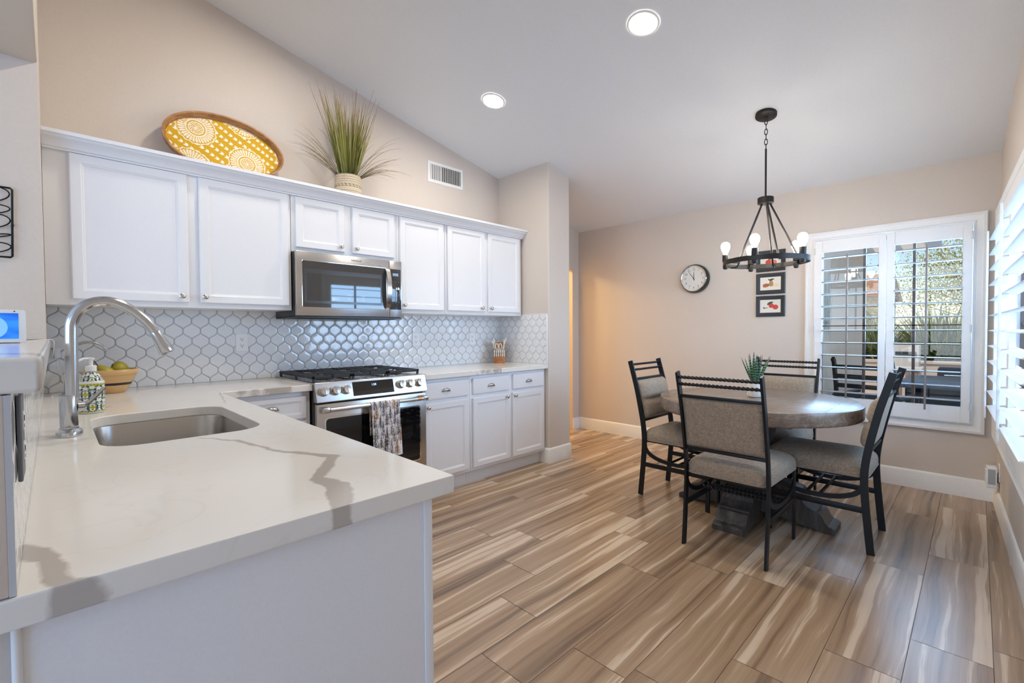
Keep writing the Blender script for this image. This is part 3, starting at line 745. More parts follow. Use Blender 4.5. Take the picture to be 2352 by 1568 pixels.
def soap():
    cx, cy = 0.103, 2.455
    r = thing('soap_bottle', 'white soap bottle painted with green and yellow flowers, beside the faucet', 'soap dispenser', (cx, cy, 0.914))
    m = MB(); prof = [(0.0, 0.0), (0.036, 0.0), (0.0395, 0.003), (0.0395, 0.006)] + [(0.0395, 0.006+0.108*k/60) for k in range(1, 61)] + [(0.0400, 0.116), (0.0400, 0.122), (0.0375, 0.124)]
    prof += [(0.0375-0.021*(k/14)**1.3, 0.124+0.036*k/14) for k in range(1, 15)] + [(0.0145, 0.162), (0.0, 0.162)]
    m.lathe(prof[1:-1], (cx, cy, 0.9145), 150); o = m.build('bottle', M_soap, r, smooth=60)
    G, Gd, Y, Wt = srgb(96, 150, 40), srgb(24, 66, 56), srgb(206, 186, 40), srgb(232, 234, 236)
    def f(co):
        a = math.atan2(co.y, co.x); u = a*0.0395; z = co.z
        if z < 0.006 or 0.1145 < z < 0.1245 or z > 0.161: return Wt
        if z < 0.009 or 0.108 < z < 0.1145: return Y if math.sin(u*600) > -0.4 else G
        P, Q = 0.0414, 0.050
        uu = (u+P/2*(int((z)//Q) % 2)) % P - P/2; zz = (z % Q)-Q/2
        rr = math.hypot(uu, zz); th = math.atan2(zz, uu)
        if rr < 0.0035: return srgb(190, 140, 40)
        if rr < 0.0045+0.0065*abs(math.cos(2*th)): return Y if rr < 0.007 else G
        r2 = math.hypot(abs(uu)-P/2, abs(zz)-Q*0.18)
        if abs(r2-0.0105) < 0.0016 or abs(r2-0.0055) < 0.0012: return Gd
        r3 = math.hypot(abs(uu)-P*0.28, abs(zz)-Q*0.40)
        if r3 < 0.0042: return G if uu > 0 else Gd
        if abs(rr-0.0155) < 0.0013: return Gd
        return Wt
    colgrid(o, f)
    m = MB(); m.lathe([(0.017, 0), (0.017, 0.020), (0.015, 0.022), (0.0065, 0.023), (0.006, 0.044), (0.0115, 0.047), (0.0115, 0.052), (0.003, 0.054)], (cx, cy, 0.9145+0.1622), 28)
    m.tube([(cx, cy, 1.127), (cx-0.022, cy-0.012, 1.128), (cx-0.036, cy-0.019, 1.120)], 0.0045, 10); m.build('pump', M_plastic, r)
soap()
def bowl():
    cx, cy = 0.213, 3.205
    r = thing('mixing_bowl', 'tan stoneware bowl with a dark stripe, holding pears, under the backsplash', 'bowl', (cx, cy, 0.914))
    t = NT('stoneware'); z = t.new('ShaderNodeSeparateXYZ'); t.set(z.inputs[0], t.geo())
    band = t.ramp(z.outputs[2], [(0.0, srgb(214, 172, 116)), (1.0, srgb(214, 172, 116))])
    s_ = t.math('LESS_THAN', t.math('ABSOLUTE', t.math('SUBTRACT', z.outputs[2], 0.9625)), 0.0065)
    t.p(col=t.mix(s_, (*srgb(212, 170, 116), 1), (*srgb(38, 30, 34), 1)), rough=0.18)
    m = MB()
    prof = [(0.052, 0), (0.056, 0.004), (0.060, 0.010), (0.080, 0.040), (0.098, 0.078), (0.103, 0.092), (0.108, 0.094), (0.1115, 0.100), (0.1135, 0.120), (0.112, 0.123), (0.107, 0.121), (0.100, 0.095), (0.075, 0.040), (0.045, 0.016), (0.003, 0.013)]
    m.lathe(prof, (cx, cy, 0.9145), 64); m.build('bowl_body', t.m, r, smooth=40)
bowl()
def pear(label, loc, axis, up):
    r = thing('pear', label, 'pear', loc)
    t = NT('pear_skin'); n = t.noise(t.coord(), scale=60, detail=4); n2 = t.noise(t.coord(), scale=9, detail=2)
    t.p(col=t.mix(t.math('MULTIPLY', n, 0.35), t.ramp(n2, [(0.35, srgb(150, 148, 38)), (0.65, srgb(196, 180, 60))]), (*srgb(120, 92, 30), 1)), rough=0.4)
    q = Vector(axis).to_track_quat('Z', 'Y').to_matrix().to_4x4()
    m = MB(); prof = [(0.003, -0.040), (0.018, -0.038), (0.031, -0.026), (0.035, -0.008), (0.031, 0.012), (0.021, 0.030), (0.015, 0.044), (0.008, 0.051), (0.002, 0.052)]
    m.lathe(prof, loc, 28, q); m.build('fruit', t.m, r, smooth=60, sub=1)
    m = MB(); a = Vector(loc)+q @ Vector((0, 0, 0.050)); m.tube([a, a+q @ Vector((0.002, 0.002, 0.014)), a+q @ Vector((0.006, 0.006, 0.030))], 0.0022, 8); m.build('stem', simple('pear_stem', (0.05, 0.02, 0.015), 0.7), r)
    m = MB(); a = Vector(loc)+q @ Vector((0, 0, -0.0395)); b = Vector(loc)+q @ Vector((0, 0, -0.0415)); m.cyl(a, b, 0.0055, 0.003, 10); m.build('blossom_end', simple('pear_calyx', (0.06, 0.03, 0.015), 0.8), r)
pear('yellow-green pear in the bowl with its stem pointing up and left', (0.192, 3.175, 1.020), (-0.50, 0.05, 0.62), None)
pear('greenish pear in the bowl showing its brown blossom end', (0.250, 3.212, 1.040), (0.78, 0.42, -0.42), None)

def outlet(label, fn, dark=False, name='wall_outlet'):
    """fn(a, d, z): a along the wall, d off it; plate .074 x .118"""
    r = thing(name, label, 'outlet', fn(0, 0, 0))
    m = MB()
    def box(a0, a1, z0, z1, d0, d1, bev=0): m.prism([(a0, z0), (a1, z0), (a1, z1), (a0, z1)], lambda a, b, d: fn(a, d, b), d0, d1)
    box(-0.036, 0.036, -0.0575, 0.0575, 0.0, 0.005); m.build('plate', simple('grey_plate', srgb(96, 100, 106), 0.4) if dark else M_plastic, r, bevel=0.002)
    for zc in (0.021, -0.021):
        m = MB(); m.prism([(0.0165*math.cos(2*PI*k/24), zc+max(-0.0125, min(0.0125, 0.0165*math.sin(2*PI*k/24)))) for k in range(24)], lambda a, b, d: fn(a, d, b), 0.005, 0.0062); rc = m.build('receptacle', M_plastic, r)
        m = MB(); box(-0.0075, -0.0050, zc-0.001, zc+0.008, 0.006, 0.0066); box(0.0050, 0.0075, zc-0.001, zc+0.006, 0.006, 0.0066)
        m.prism([(0.0028*math.cos(2*PI*k/10), zc-0.0075+0.0028*math.sin(2*PI*k/10)) for k in range(10)], lambda a, b, d: fn(a, d, b), 0.006, 0.0066); m.build('slots', M_dark, rc)
    return r
KW = lambda cx, cz: (lambda a, d, z: (cx+a, YK-0.0086-d, cz+z))
outlet('white wall outlet on the tiles left of the range', KW(0.882, 1.158))
outlet('white wall outlet on the tiles just right of the range', KW(2.222, 1.156))
outlet('white wall outlet on the tiles beside the knife block', KW(2.850, 1.149))
outlet('grey wall outlet on the tiled half wall under the bar ledge', lambda a, d, z: (-0.0372+d, 0.935+a, 1.085+z), dark=True)
def charger():
    r = thing('phone_charger', 'white plug-in charger with a hanging cord on the tiles at far left', 'charger', (0.014, YK-0.01, 1.125))
    m = MB(); m.box(0.002, 0.026, YK-0.045, YK-0.0095, 1.098, 1.152, bev=0.004); m.build('plug', M_plastic, r)
    m = MB(); m.tube([(0.014, YK-0.03, 1.100), (0.012, YK-0.04, 1.06), (0.028, YK-0.06, 1.01), (0.036, YK-0.07, 0.95), (0.05, YK-0.09, 0.918), (0.02, YK-0.14, 0.9175), (-0.01, YK-0.22, 0.9175), (-0.01, YK-0.30, 0.9175)], 0.0018, 8)
    m.build('cord', M_plastic, r)
charger()

def knife_block():
    cx, y0 = 3.027, 3.223
    r = thing('knife_block', 'small oak knife block full of white-handled knives, by the pillar corner', 'knife block', (cx, 3.24, 0.914))
    w = 0.054; made = [r]
    m = MB(); m.prism([(y0, 0.9145), (y0+0.10, 0.9145), (y0+0.135, 1.110), (y0+0.085, 1.116), (y0+0.065, 1.035), (y0+0.030, 1.035), (y0+0.012, 0.975), (y0, 0.975)], lambda a, b, d: (d, a, b), cx-w, cx+w)
    b = m.build('block_body', M_blockwood, r, bevel=0.002)
    m = MB(); m.text('CUTCO', 0.020, Matrix.Translation((cx, y0-0.0002, 0.943)) @ Matrix.Rotation(PI/2, 4, 'X'), 0.0002); m.build('lettering', simple('burnt_mark', (0.12, 0.05, 0.02), 0.7), b)
    pearl = simple('pearl_handle', srgb(232, 224, 210), 0.25)
    def knife(name, p, d, L, w_, label, grp):
        k = thing(name, label, 'knife', p, 0, grp)
        d = Vector(d).normalized(); p = Vector(p)
        m = MB(); pts = [p+d*(L*q) for q in (0, 0.06, 0.25, 0.5, 0.75, 0.94, 1.0)]
        m.sweep(pts, [(w_*0.8*math.cos(2*PI*q/10), w_*math.sin(2*PI*q/10)) for q in range(10)], ref=(1, 0, 0), scale=[0.7, 0.85, 1.0, 0.8, 1.05, 1.1, 0.7]); m.build('handle', pearl, k, smooth=60)
        m = MB(); m.sweep([p-d*0.006, p], [(0.0008, 0.007), (-0.0008, 0.007), (-0.0008, -0.007), (0.0008, -0.007)], ref=(1, 0, 0)); m.build('blade', M_steel, k)
        m = MB()
        for q in (0.5,): m.cyl(p+d*(L*q)+Vector((0, -w_*1.02, 0)), p+d*(L*q)+Vector((0, w_*0.9, 0)), 0.0016, seg=8)
        m.build('rivet', M_nickel, k); made.append(k)
        return k
    for i in range(6):
        x = cx-0.0450+i*0.018
        knife('steak_knife', (x, y0+0.010, 0.976), (0, -0.10, 1), 0.066, 0.0076, 'white-handled steak knife in the front row of the oak block', 'steak knives in the front of the block')
    for x, d, L, lab in [(cx-0.040, (-0.30, -0.1, 1), 0.095, 'white-handled knife leaning left at the left side of the knife block'), (cx-0.028, (-0.25, 0.1, 1), 0.115, 'tall white-handled knife at the back left of the knife block'),
                         (cx+0.040, (0.10, 0.1, 1), 0.100, 'white-handled knife at the right side of the knife block'), (cx+0.030, (0.35, 0.3, 1), 0.125, 'tallest white-handled knife, at the back right of the knife block')]:
        knife('kitchen_knife', (x, y0+0.072, 1.040), d, L, 0.011, lab, None)
    s = thing('kitchen_shears', 'white-handled kitchen shears with looped grips in the knife block', 'scissors', (cx-0.005, y0+0.055, 1.04))
    for sx in (-1, 1):
        m = MB(); pts = [(cx-0.006+sx*0.017+0.013*math.cos(2*PI*k/20), y0+0.052, 1.073+0.028*math.sin(2*PI*k/20)) for k in range(20)]; m.tube(pts, 0.0048, 8, closed=True); m.build('grip', pearl, s, smooth=60)
    m = MB(); m.box(cx-0.014, cx+0.002, y0+0.048, y0+0.056, 1.02, 1.05, bev=0.002); m.build('blade', M_steel, s)
    made.append(s); pv = Vector((cx, y0, 0)); Q = Matrix.Rotation(math.radians(-43), 4, 'Z')
    for o in made: o.location = pv+Q @ (Vector(o.location)-pv); o.rotation_euler = (0, 0, math.radians(-43))
knife_block()

def smart_display():
    r = thing('smart_display', 'small white smart display with a blue screen on the bar ledge', 'display', (-0.14, 2.02, 1.1985))
    m = MB(); m.prism(rrect(-0.222, -0.057, 1.2005, 1.297, 0.008), lambda a, b, d: (a, d+(b-1.2)*0.12, b), 2.000, 2.012); m.prism([(2.012, 1.1988), (2.075, 1.1988), (2.065, 1.215), (2.022, 1.285), (2.020, 1.285)], lambda a, b, d: (d, a, b), -0.21, -0.07); m.build('shell', M_plastic, r, bevel=0.002)
    t = NT('lit_screen'); c = t.geo(); s_ = t.new('ShaderNodeSeparateXYZ'); t.set(s_.inputs[0], c)
    dd = t.new('ShaderNodeVectorMath', operation='DISTANCE'); t.set(dd.inputs[0], c); dd.inputs[1].default_value = (-0.128, 2.005, 1.245)
    cl = t.ramp(t.noise(t.mapping(c, scale=(20, 1, 40)), scale=1, detail=1), [(0.35, srgb(10, 96, 220)), (0.65, srgb(40, 140, 245))])
    col = t.mix(t.math('LESS_THAN', dd.outputs['Value'], 0.034), cl, (*srgb(120, 185, 250), 1))
    t.p(col=(0.01, 0.01, 0.01, 1), emis=col, emst=0.95, rough=0.1)
    m = MB(); m.prism(rrect(-0.207, -0.072, 1.2115, 1.287, 0.002), lambda a, b, d: (a, d+(b-1.2)*0.12, b), 1.9992, 2.0005); m.build('screen', t.m, r)
    m = MB(); m.cyl((-0.080, 2.0105, 1.2925), (-0.080, 2.0122, 1.2925), 0.0018, seg=10); m.build('camera_dot', M_dark, r)
smart_display()
def cord():
    m = MB(); m.tube([(-0.10, 2.07, 1.2005), (-0.05, 2.5, 1.2005), (-0.035, 2.7, 1.2005), (-0.02, 2.82, 1.2005), (-0.004, 2.86, 1.2005), (0.003, 2.92, 1.188), (0.002, 2.97, 1.165), (0.000, 3.05, 1.140), (-0.002, 3.15, 1.122), (-0.003, 3.25, 1.114), (-0.003, 3.34, 1.117), (-0.002, 3.372, 1.125)], 0.0016, 8)
    tag(m.build('power_cord', M_plastic, smooth=60), 'thin white power cord trailing over the bar ledge edge', 'cord')
cord()
def wall_scroll():
    r = thing('iron_wall_decor', 'black wrought-iron scroll panel hanging on the wall at far left', 'wall decor', (-0.16, 2.94, 1.70))
    m = MB(); m.tube([(-0.30, 2.935, 1.555), (-0.122, 2.935, 1.555), (-0.117, 2.935, 1.56), (-0.112, 2.935, 1.845), (-0.118, 2.935, 1.851), (-0.30, 2.935, 1.853)], 0.0042, 10, closed=True); m.build('frame', M_black, r, smooth=60)
    m = MB()
    for zc, h, w in [(1.815, 0.036, 0.05), (1.752, 0.022, 0.05), (1.702, 0.034, 0.05), (1.642, 0.006, 0.02), (1.590, 0.024, 0.045)]:
        for ex in (-0.118-w, ):
            pts = [(ex-0.03+(w+0.028)*math.cos(2*PI*k/24), 2.936, zc+h*math.sin(2*PI*k/24)+0.010*math.cos(2*PI*k/24)) for k in range(24)]
            m.tube(pts, 0.0026, 8, closed=True)
    m.build('scrolls', M_black, r, smooth=60)
    m = MB(); m.box(-0.27, -0.262, 2.934, 2.949, 1.69, 1.70); m.box(-0.116, -0.110, 2.934, 2.949, 1.69, 1.70); m.build('mount', M_black, r)
wall_scroll()

# ------------------------------------------------------------------ on top of the cabinets
def tray():
    a, b, dep = 0.322, 0.190, 0.048
    c = Vector((0.795, 3.350, 2.1775)); tilt = math.radians(12)
    r = thing('oval_tray', 'oval wooden tray with yellow and white floral print leaning on the wall above cabinets', 'tray', c)
    # local frame: X along the wall, v up the tray, w out of the tray towards the room
    vx = Vector((1, 0, 0)); vv = Vector((0, math.sin(tilt), math.cos(tilt))); vw = Vector((0, -math.cos(tilt), math.sin(tilt)))
    roll = math.radians(1.0); cx_ = vx*math.cos(roll)-vv*math.sin(roll); cy_ = vx*math.sin(roll)+vv*math.cos(roll)
    c0 = c+cy_*(b+0.0155)-vv*0.0 - Vector((0, 0.03, -0.006))
    def P(u, v, w): return c0+cx_*u+cy_*v+vw*w
    N = 72
    el = lambda ka, w: [P((a+ka)*math.cos(2*PI*k/N), (b+ka)*math.sin(2*PI*k/N), w) for k in range(N)]
    m = MB(); m.rings([el(-0.012, 0), el(0.0, 0), el(0.010, dep*0.9), el(0.010, dep), el(0.000, dep), el(-0.003, dep-0.004), el(-0.012, 0.008), el(-0.03, 0.006)]); m.build('rim', M_traywood, r, smooth=40)
    m = MB(); NR, NA = 110, 320; rows = []
    ctr = m.bm.verts.new(P(0, 0, 0.0095))
    for i in range(1, NR+1):
        q = i/NR; rows.append([m.bm.verts.new(P((a-0.013)*q*math.cos(2*PI*k/NA), (b-0.013)*q*math.sin(2*PI*k/NA), 0.0095)) for k in range(NA)])
    for k in range(NA): m._face([ctr, rows[0][k], rows[0][(k+1) % NA]])
    for i in range(NR-1):
        for k in range(NA): m._face([rows[i][k], rows[i+1][k], rows[i+1][(k+1) % NA], rows[i][(k+1) % NA]])
    o = m.build('printed_base', M_trayprint, r)
    Yl, Wt = srgb(206, 160, 28), srgb(240, 232, 212)
    cl = [(-0.155, 0.085), (0.115, -0.075), (-0.19, -0.165), (0.115, 0.215), (0.40, 0.03), (-0.42, -0.02), (0.30, -0.25)]
    inv = Matrix((cx_, cy_, vw)); base0 = c0-Vector(c)
    def f(co):
        l = inv @ (Vector(co)-base0); u, v = l.x, l.y
        best = min(cl, key=lambda p: math.hypot(u-p[0], v-p[1])); du, dv = u-best[0], v-best[1]; rr = math.hypot(du, dv); th = math.atan2(dv, du)
        if rr < 0.006: return Wt
        if rr < 0.042: return Wt if math.sin(th*12)*math.sin(rr*420+1.0) > 0.05 or abs(rr-0.040) < 0.002 else Yl
        if rr < 0.050: return Yl
        if rr < 0.056: return Wt
        if rr < 0.100:
            s_ = math.sin(th*17); e = abs(s_)
            if rr < 0.095 and e > 0.72: return Wt
            if 0.064 < rr < 0.09 and e < 0.22: return Wt
            return Yl
        if abs(rr-0.104-0.003*math.sin(th*17)) < 0.0028: return Wt
        # leaf sprays in between
        q = (u*0.55+v*0.85)*70; p_ = (u*0.85-v*0.55)*62
        if abs(math.sin(q*0.9)) < 0.55 and math.sin(p_*3.2+abs(math.sin(q*0.9))*3.0) > -0.15: return Wt
        return Yl
    colgrid(o, f)
tray()
def grass_plant():
    c = Vector((1.545, 3.235, 2.1775))
    r = thing('grass_plant', 'tall wispy green grass in a woven pot on top of the cabinets', 'plant', c)
    m = MB(); prof = [(0.068, 0)]+[(0.088+0.006*math.sin(PI*k/50)+0.0012*math.sin(k*1.6), 0.17*k/50) for k in range(51)]+[(0.080, 0.168), (0.078, 0.150), (0.002, 0.150)]
    m.lathe(prof, c, 90); o = m.build('pot', M_basket, r, smooth=50)
    def f(co):
        a = math.atan2(co.y, co.x); z = co.z; A, Bc = srgb(206, 192, 168), srgb(140, 120, 96)
        if abs(math.sin(z*190)) < 0.28: return Bc
        if 0.085 < z < 0.10 and math.sin(a*22+z*200) > 0.2: return Bc
        return A if math.sin(a*60+z*300) > -0.7 else srgb(186, 168, 142)
    colgrid(o, f)
    t = NT('grass_blades'); at = t.new('ShaderNodeAttribute', attribute_name='Col'); t.p(col=at.outputs['Color'], rough=0.55); mg = t.m
    rn = random.Random(11); m = MB(); lay = m.bm.verts.layers.float_color.new('Col')
    def blade(base, d, L, w, droop, col, tip):
        P_ = []; p = Vector(base); d = Vector(d).normalized(); n = 9
        side = d.cross(Vector((rn.uniform(-1, 1), rn.uniform(-1, 1), 0.2))).normalized()
        for i in range(n+1):
            q = i/n; ww = w*(1-q**2.2)+0.0006
            a, b = m.bm.verts.new(p-side*ww), m.bm.verts.new(p+side*ww)
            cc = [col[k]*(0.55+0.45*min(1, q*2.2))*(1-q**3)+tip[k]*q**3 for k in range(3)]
            a[lay] = (*cc, 1); b[lay] = (*cc, 1); P_.append((a, b))
            p = p+d*(L/n); p.y = min(p.y, YK-0.012); d = (d+Vector((0, 0, -droop*q*0.30))+Vector((d.x, d.y, 0))*droop*0.10).normalized()
        for i in range(n): m._face([P_[i][0], P_[i][1], P_[i+1][1], P_[i+1][0]])
    greens = [srgb(120, 128, 40), srgb(140, 140, 56), srgb(98, 112, 34), srgb(164, 156, 84), srgb(84, 106, 46)]
    for i in range(210):
        a = rn.uniform(0, 2*PI); rr = 0.055*math.sqrt(rn.random()); lean = rn.uniform(0.02, 0.34)
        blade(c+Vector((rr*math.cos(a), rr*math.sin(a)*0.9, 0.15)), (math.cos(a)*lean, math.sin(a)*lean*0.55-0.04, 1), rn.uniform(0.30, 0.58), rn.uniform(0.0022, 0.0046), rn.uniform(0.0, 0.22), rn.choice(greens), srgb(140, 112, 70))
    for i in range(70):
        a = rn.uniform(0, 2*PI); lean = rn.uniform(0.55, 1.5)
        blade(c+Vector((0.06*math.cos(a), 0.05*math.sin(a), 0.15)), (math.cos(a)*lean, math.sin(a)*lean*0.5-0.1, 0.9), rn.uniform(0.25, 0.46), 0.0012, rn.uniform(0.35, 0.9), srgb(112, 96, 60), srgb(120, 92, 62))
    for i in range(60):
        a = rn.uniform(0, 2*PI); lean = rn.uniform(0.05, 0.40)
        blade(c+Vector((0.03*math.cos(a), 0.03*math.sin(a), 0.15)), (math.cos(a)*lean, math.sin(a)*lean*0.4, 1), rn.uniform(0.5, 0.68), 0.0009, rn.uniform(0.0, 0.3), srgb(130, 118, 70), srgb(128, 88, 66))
    o = m.build('grass_foliage', mg, r, smooth=0)
grass_plant()
def vent():
    x0, x1, z0, z1 = 2.366, 2.760, 2.543, 2.732
    r = thing('air_vent', 'white air vent grille high on the kitchen wall', 'vent', ((x0+x1)/2, YK, z0))
    m = MB(); i = 0.028
    R_ = lambda k, y: [(x0+k, y, z0+k), (x1-k, y, z0+k), (x1-k, y, z1-k), (x0+k, y, z1-k)]
    m.rings([R_(0, YK-0.001), R_(0, YK-0.004), R_(0.006, YK-0.009), R_(i, YK-0.009), R_(i, YK-0.002)], cap0=False, cap1=False); m.build('frame', M_white, r)
    m = MB(); m.box(x0+0.01, x1-0.01, YK-0.0022, YK-0.0008, z0+0.01, z1-0.01); m.build('backing', simple('duct_dark', (0.12, 0.115, 0.105), 0.8), r)
    m = MB(); n = 17
    for k in range(n):
        xx = x0+i+0.008+(x1-x0-2*i-0.016)*k/(n-1); s_ = 0.006 if k < 6 else -0.009
        m.prism([(xx-0.0008, YK-0.0022), (xx+0.0008, YK-0.0022), (xx+0.0008+s_, YK-0.0085), (xx-0.0008+s_, YK-0.0085)], lambda a, b, d: (a, b, d), z0+i, z1-i)
    m.build('fins', M_white, r)
    m = MB(); m.box(x1-i-0.004, x1-i+0.001, YK-0.014, YK-0.006, 2.62, 2.645); m.build('lever', M_white, r)
vent()

# ------------------------------------------------------------------ ceiling lights
CANS = [(2.378, 1.338), (2.368, 2.567), (1.10, 1.34), (1.10, 2.567)]
LABC = ['round recessed ceiling light farther from the kitchen wall, nearer the chandelier', 'round recessed ceiling light above the cabinets, nearer the kitchen wall']
nz = Vector((0.2175, 0, 1)).normalized()
for i, (x, y) in enumerate(CANS):
    lab = LABC[i] if i < 2 else 'round recessed ceiling light behind the camera'
    z = ceil(x); r = thing('ceiling_light', lab, 'ceiling light', (x, y, z), 0, None if i < 2 else 'recessed lights out of view')
    sl = nz if x > -1.5 else Vector((-0.2175, 0, 1)).normalized()
    q = (-sl).to_track_quat('Z', 'Y').to_matrix().to_4x4(); o0 = Vector((x, y, z))
    m = MB(); m.lathe([(0.088, 0.0005), (0.088, 0.004), (0.080, 0.008), (0.068, 0.006), (0.066, 0.003)], o0, 40, q, cap0=False, cap1=False); m.build('trim_ring', M_white, r)
    m = MB(); m.lathe([(0.0665, 0.003), (0.04, 0.0042), (0.001, 0.0045)], o0, 40, q, cap0=False); m.build('lens', M_can, r)

# ------------------------------------------------------------------ chandelier
def chandelier():
    c = Vector((3.495, 1.037, 0)); zc = ceil(3.495); D = math.hypot(c.x, c.y)
    lat = Vector((c.y, -c.x, 0))/D; dep = Vector((c.x, c.y, 0))/D
    r = thing('chandelier', 'black ring chandelier with five lit bulbs over the dining table', 'chandelier', (c.x, c.y, zc))
    q = (-nz).to_track_quat('Z', 'Y').to_matrix().to_4x4(); o0 = Vector((c.x, c.y, zc))
    m = MB(); m.lathe([(0.066, 0), (0.066, 0.018), (0.060, 0.022), (0.016, 0.024), (0.012, 0.034), (0.004, 0.036)], o0, 40, q); m.build('canopy', M_bronze, r)
    m = MB(); z1 = zc-0.036; z0 = 2.455; n = 6; h = (z1-z0)/n
    for k in range(n):
        zz = z0+h*(k+0.5); ax = lat if k % 2 else dep
        m.tube([Vector((c.x, c.y, zz))+ax*(0.009*math.cos(2*PI*j/16))+Vector((0, 0, (h*0.62)*math.sin(2*PI*j/16))) for j in range(16)], 0.0026, 8, closed=True)
    m.build('chain', M_bronze, r, smooth=60)
    m = MB(); m.cyl((c.x, c.y, 2.12), (c.x, c.y, 2.46), 0.0062, seg=16); m.build('rod', M_bronze, r)
    m = MB(); m.lathe([(0.010, 0.050), (0.047, 0.047), (0.050, 0.044), (0.050, 0.006), (0.047, 0.003), (0.034, 0.0), (0.002, -0.004)], (c.x, c.y, 2.082), 40); m.build('hub', M_bronze, r)
    R_ = 0.262; zr = 1.690; hh = 0.0165
    m = MB(); m.sweep([Vector((c.x, c.y, zr))+lat*(R_*math.cos(2*PI*k/96))+dep*(R_*math.sin(2*PI*k/96)) for k in range(96)], [(hh, 0.0035), (-hh, 0.0035), (-hh, -0.0035), (hh, -0.0035)], closed=True); m.build('ring', M_bronze, r, bevel=0.001)
    for k in range(5):
        a = 2*PI*k/5 + math.radians(4); e = lat*math.cos(a)+dep*math.sin(a); C = Vector((c.x, c.y, 0))
        m = MB(); m.tube([C+e*0.030+Vector((0, 0, 2.084)), C+e*0.034+Vector((0, 0, 2.07)), C+e*0.205+Vector((0, 0, 1.690)), C+e*0.212+Vector((0, 0, 1.680)), C+e*0.225+Vector((0, 0, 1.678)), C+e*(R_-0.002)+Vector((0, 0, 1.678))], 0.0062, 10); m.build('arm', M_bronze, r, smooth=60)
    for k in range(5):
        a = 2*PI*k/5 + math.radians(36+4); e = lat*math.cos(a)+dep*math.sin(a); p = Vector((c.x, c.y, 0))+e*(R_-0.013)
        m = MB(); m.lathe([(0.004, -0.040), (0.014, -0.036), (0.0165, -0.030), (0.0165, -0.004), (0.010, 0.0), (0.010, 0.012), (0.019, 0.014), (0.0205, 0.018), (0.0205, 0.062), (0.018, 0.064)], p+Vector((0, 0, 1.690)), 24); so = m.build('socket', M_bronze, r)
        m = MB(); m.lathe([(0.0135, 0.062), (0.014, 0.072), (0.019, 0.085), (0.0275, 0.105), (0.030, 0.120), (0.0285, 0.134), (0.021, 0.147), (0.010, 0.153), (0.001, 0.154)], p+Vector((0, 0, 1.690)), 24); b = m.build('bulb', M_bulb, so, smooth=60); b['label'] = 'glowing warm white bulb'
chandelier()

# ------------------------------------------------------------------ far wall: clock and pictures
def clock():
    cy, cz = 2.035, 1.742; R_ = 0.145
    r = thing('wall_clock', 'round black-rimmed wall clock with a white face left of the pictures', 'clock', (XF, cy, cz))
    q = Matrix.Rotation(-PI/2, 4, 'Y'); o0 = Vector((XF-0.001, cy, cz))
    m = MB(); m.lathe([(R_, 0), (R_+0.002, 0.02), (R_-0.002, 0.040), (R_-0.008, 0.052), (R_-0.014, 0.055)], o0, 64, q, cap1=False); m.build('case', simple('clock_case', (0.020, 0.026, 0.016), 0.12), r)
    m = MB(); m.lathe([(R_-0.0135, 0.051), (R_-0.0135, 0.056), (R_-0.017, 0.0585), (R_-0.022, 0.057), (R_-0.024, 0.046)], o0, 64, q, cap0=False, cap1=False); m.build('bezel', M_chrome, r)
    m = MB(); m.lathe([(R_-0.020, 0.046), (0.001, 0.0462)], o0, 64, q, cap0=False); face = m.build('face', simple('clock_face', srgb(226, 224, 218), 0.4), r)
    xx = XF-0.0478; B = Matrix.Translation((xx, cy, cz)) @ Matrix(((0, 0, -1, 0), (-1, 0, 0, 0), (0, 1, 0, 0), (0, 0, 0, 1)))
    m = MB()
    for k in range(1, 13):
        a = PI/2-2*PI*k/12; m.text(str(k), 0.027, B @ Matrix.Translation((0.091*math.cos(a), 0.091*math.sin(a), 0)), 0.0002)
    m.build('numerals', M_dark, face)
    m = MB()
    for k in range(60):
        a = 2*PI*k/60; w, l = (0.0018, 0.006) if k % 5 == 0 else (0.0007, 0.004)
        m.box(0.111-l/2, 0.111+l/2, -w, w, 0, 0.0004, M=B @ Matrix.Rotation(a, 4, 'Z'))
    m.build('minute_marks', M_dark, face)
    for nm, an, L, w, zz in [('hour_hand', PI/2-math.radians(0.5), 0.070, 0.0032, 0.001), ('minute_hand', PI/2+math.radians(37), 0.098, 0.0026, 0.002)]:
        m = MB(); m.prism([(-0.022, -w*0.7), (L*0.3, -w), (L, -w*0.35), (L, w*0.35), (L*0.3, w), (-0.022, w*0.7)], lambda a, b, d: B @ Matrix.Rotation(an, 4, 'Z') @ Vector((a, b, d)), zz, zz+0.0006); m.build(nm, M_dark, r)
    m = MB(); m.lathe([(0.006, 0), (0.006, 0.004), (0.001, 0.005)], (xx, cy, cz), 16, q); m.build('hub', M_dark, r)
    t = NT('clear_crystal'); t.n.remove(t.b)
    g = t.new('ShaderNodeBsdfGlossy'); g.inputs['Roughness'].default_value = 0.0
    tr_ = t.new('ShaderNodeBsdfTransparent'); fr_ = t.new('ShaderNodeFresnel'); fr_.inputs[0].default_value = 1.45; mx_ = t.new('ShaderNodeMixShader')
    t.t.links.new(fr_.outputs[0], mx_.inputs[0]); t.t.links.new(tr_.outputs[0], mx_.inputs[1]); t.t.links.new(g.outputs[0], mx_.inputs[2]); t.t.links.new(mx_.outputs[0], t.out.inputs[0])
    m = MB(); m.lathe([(R_-0.020, 0.055), (R_*0.6, 0.060), (R_*0.3, 0.062), (0.001, 0.0625)], o0, 48, q, cap0=False); m.build('crystal', t.m, r, smooth=60)
clock()

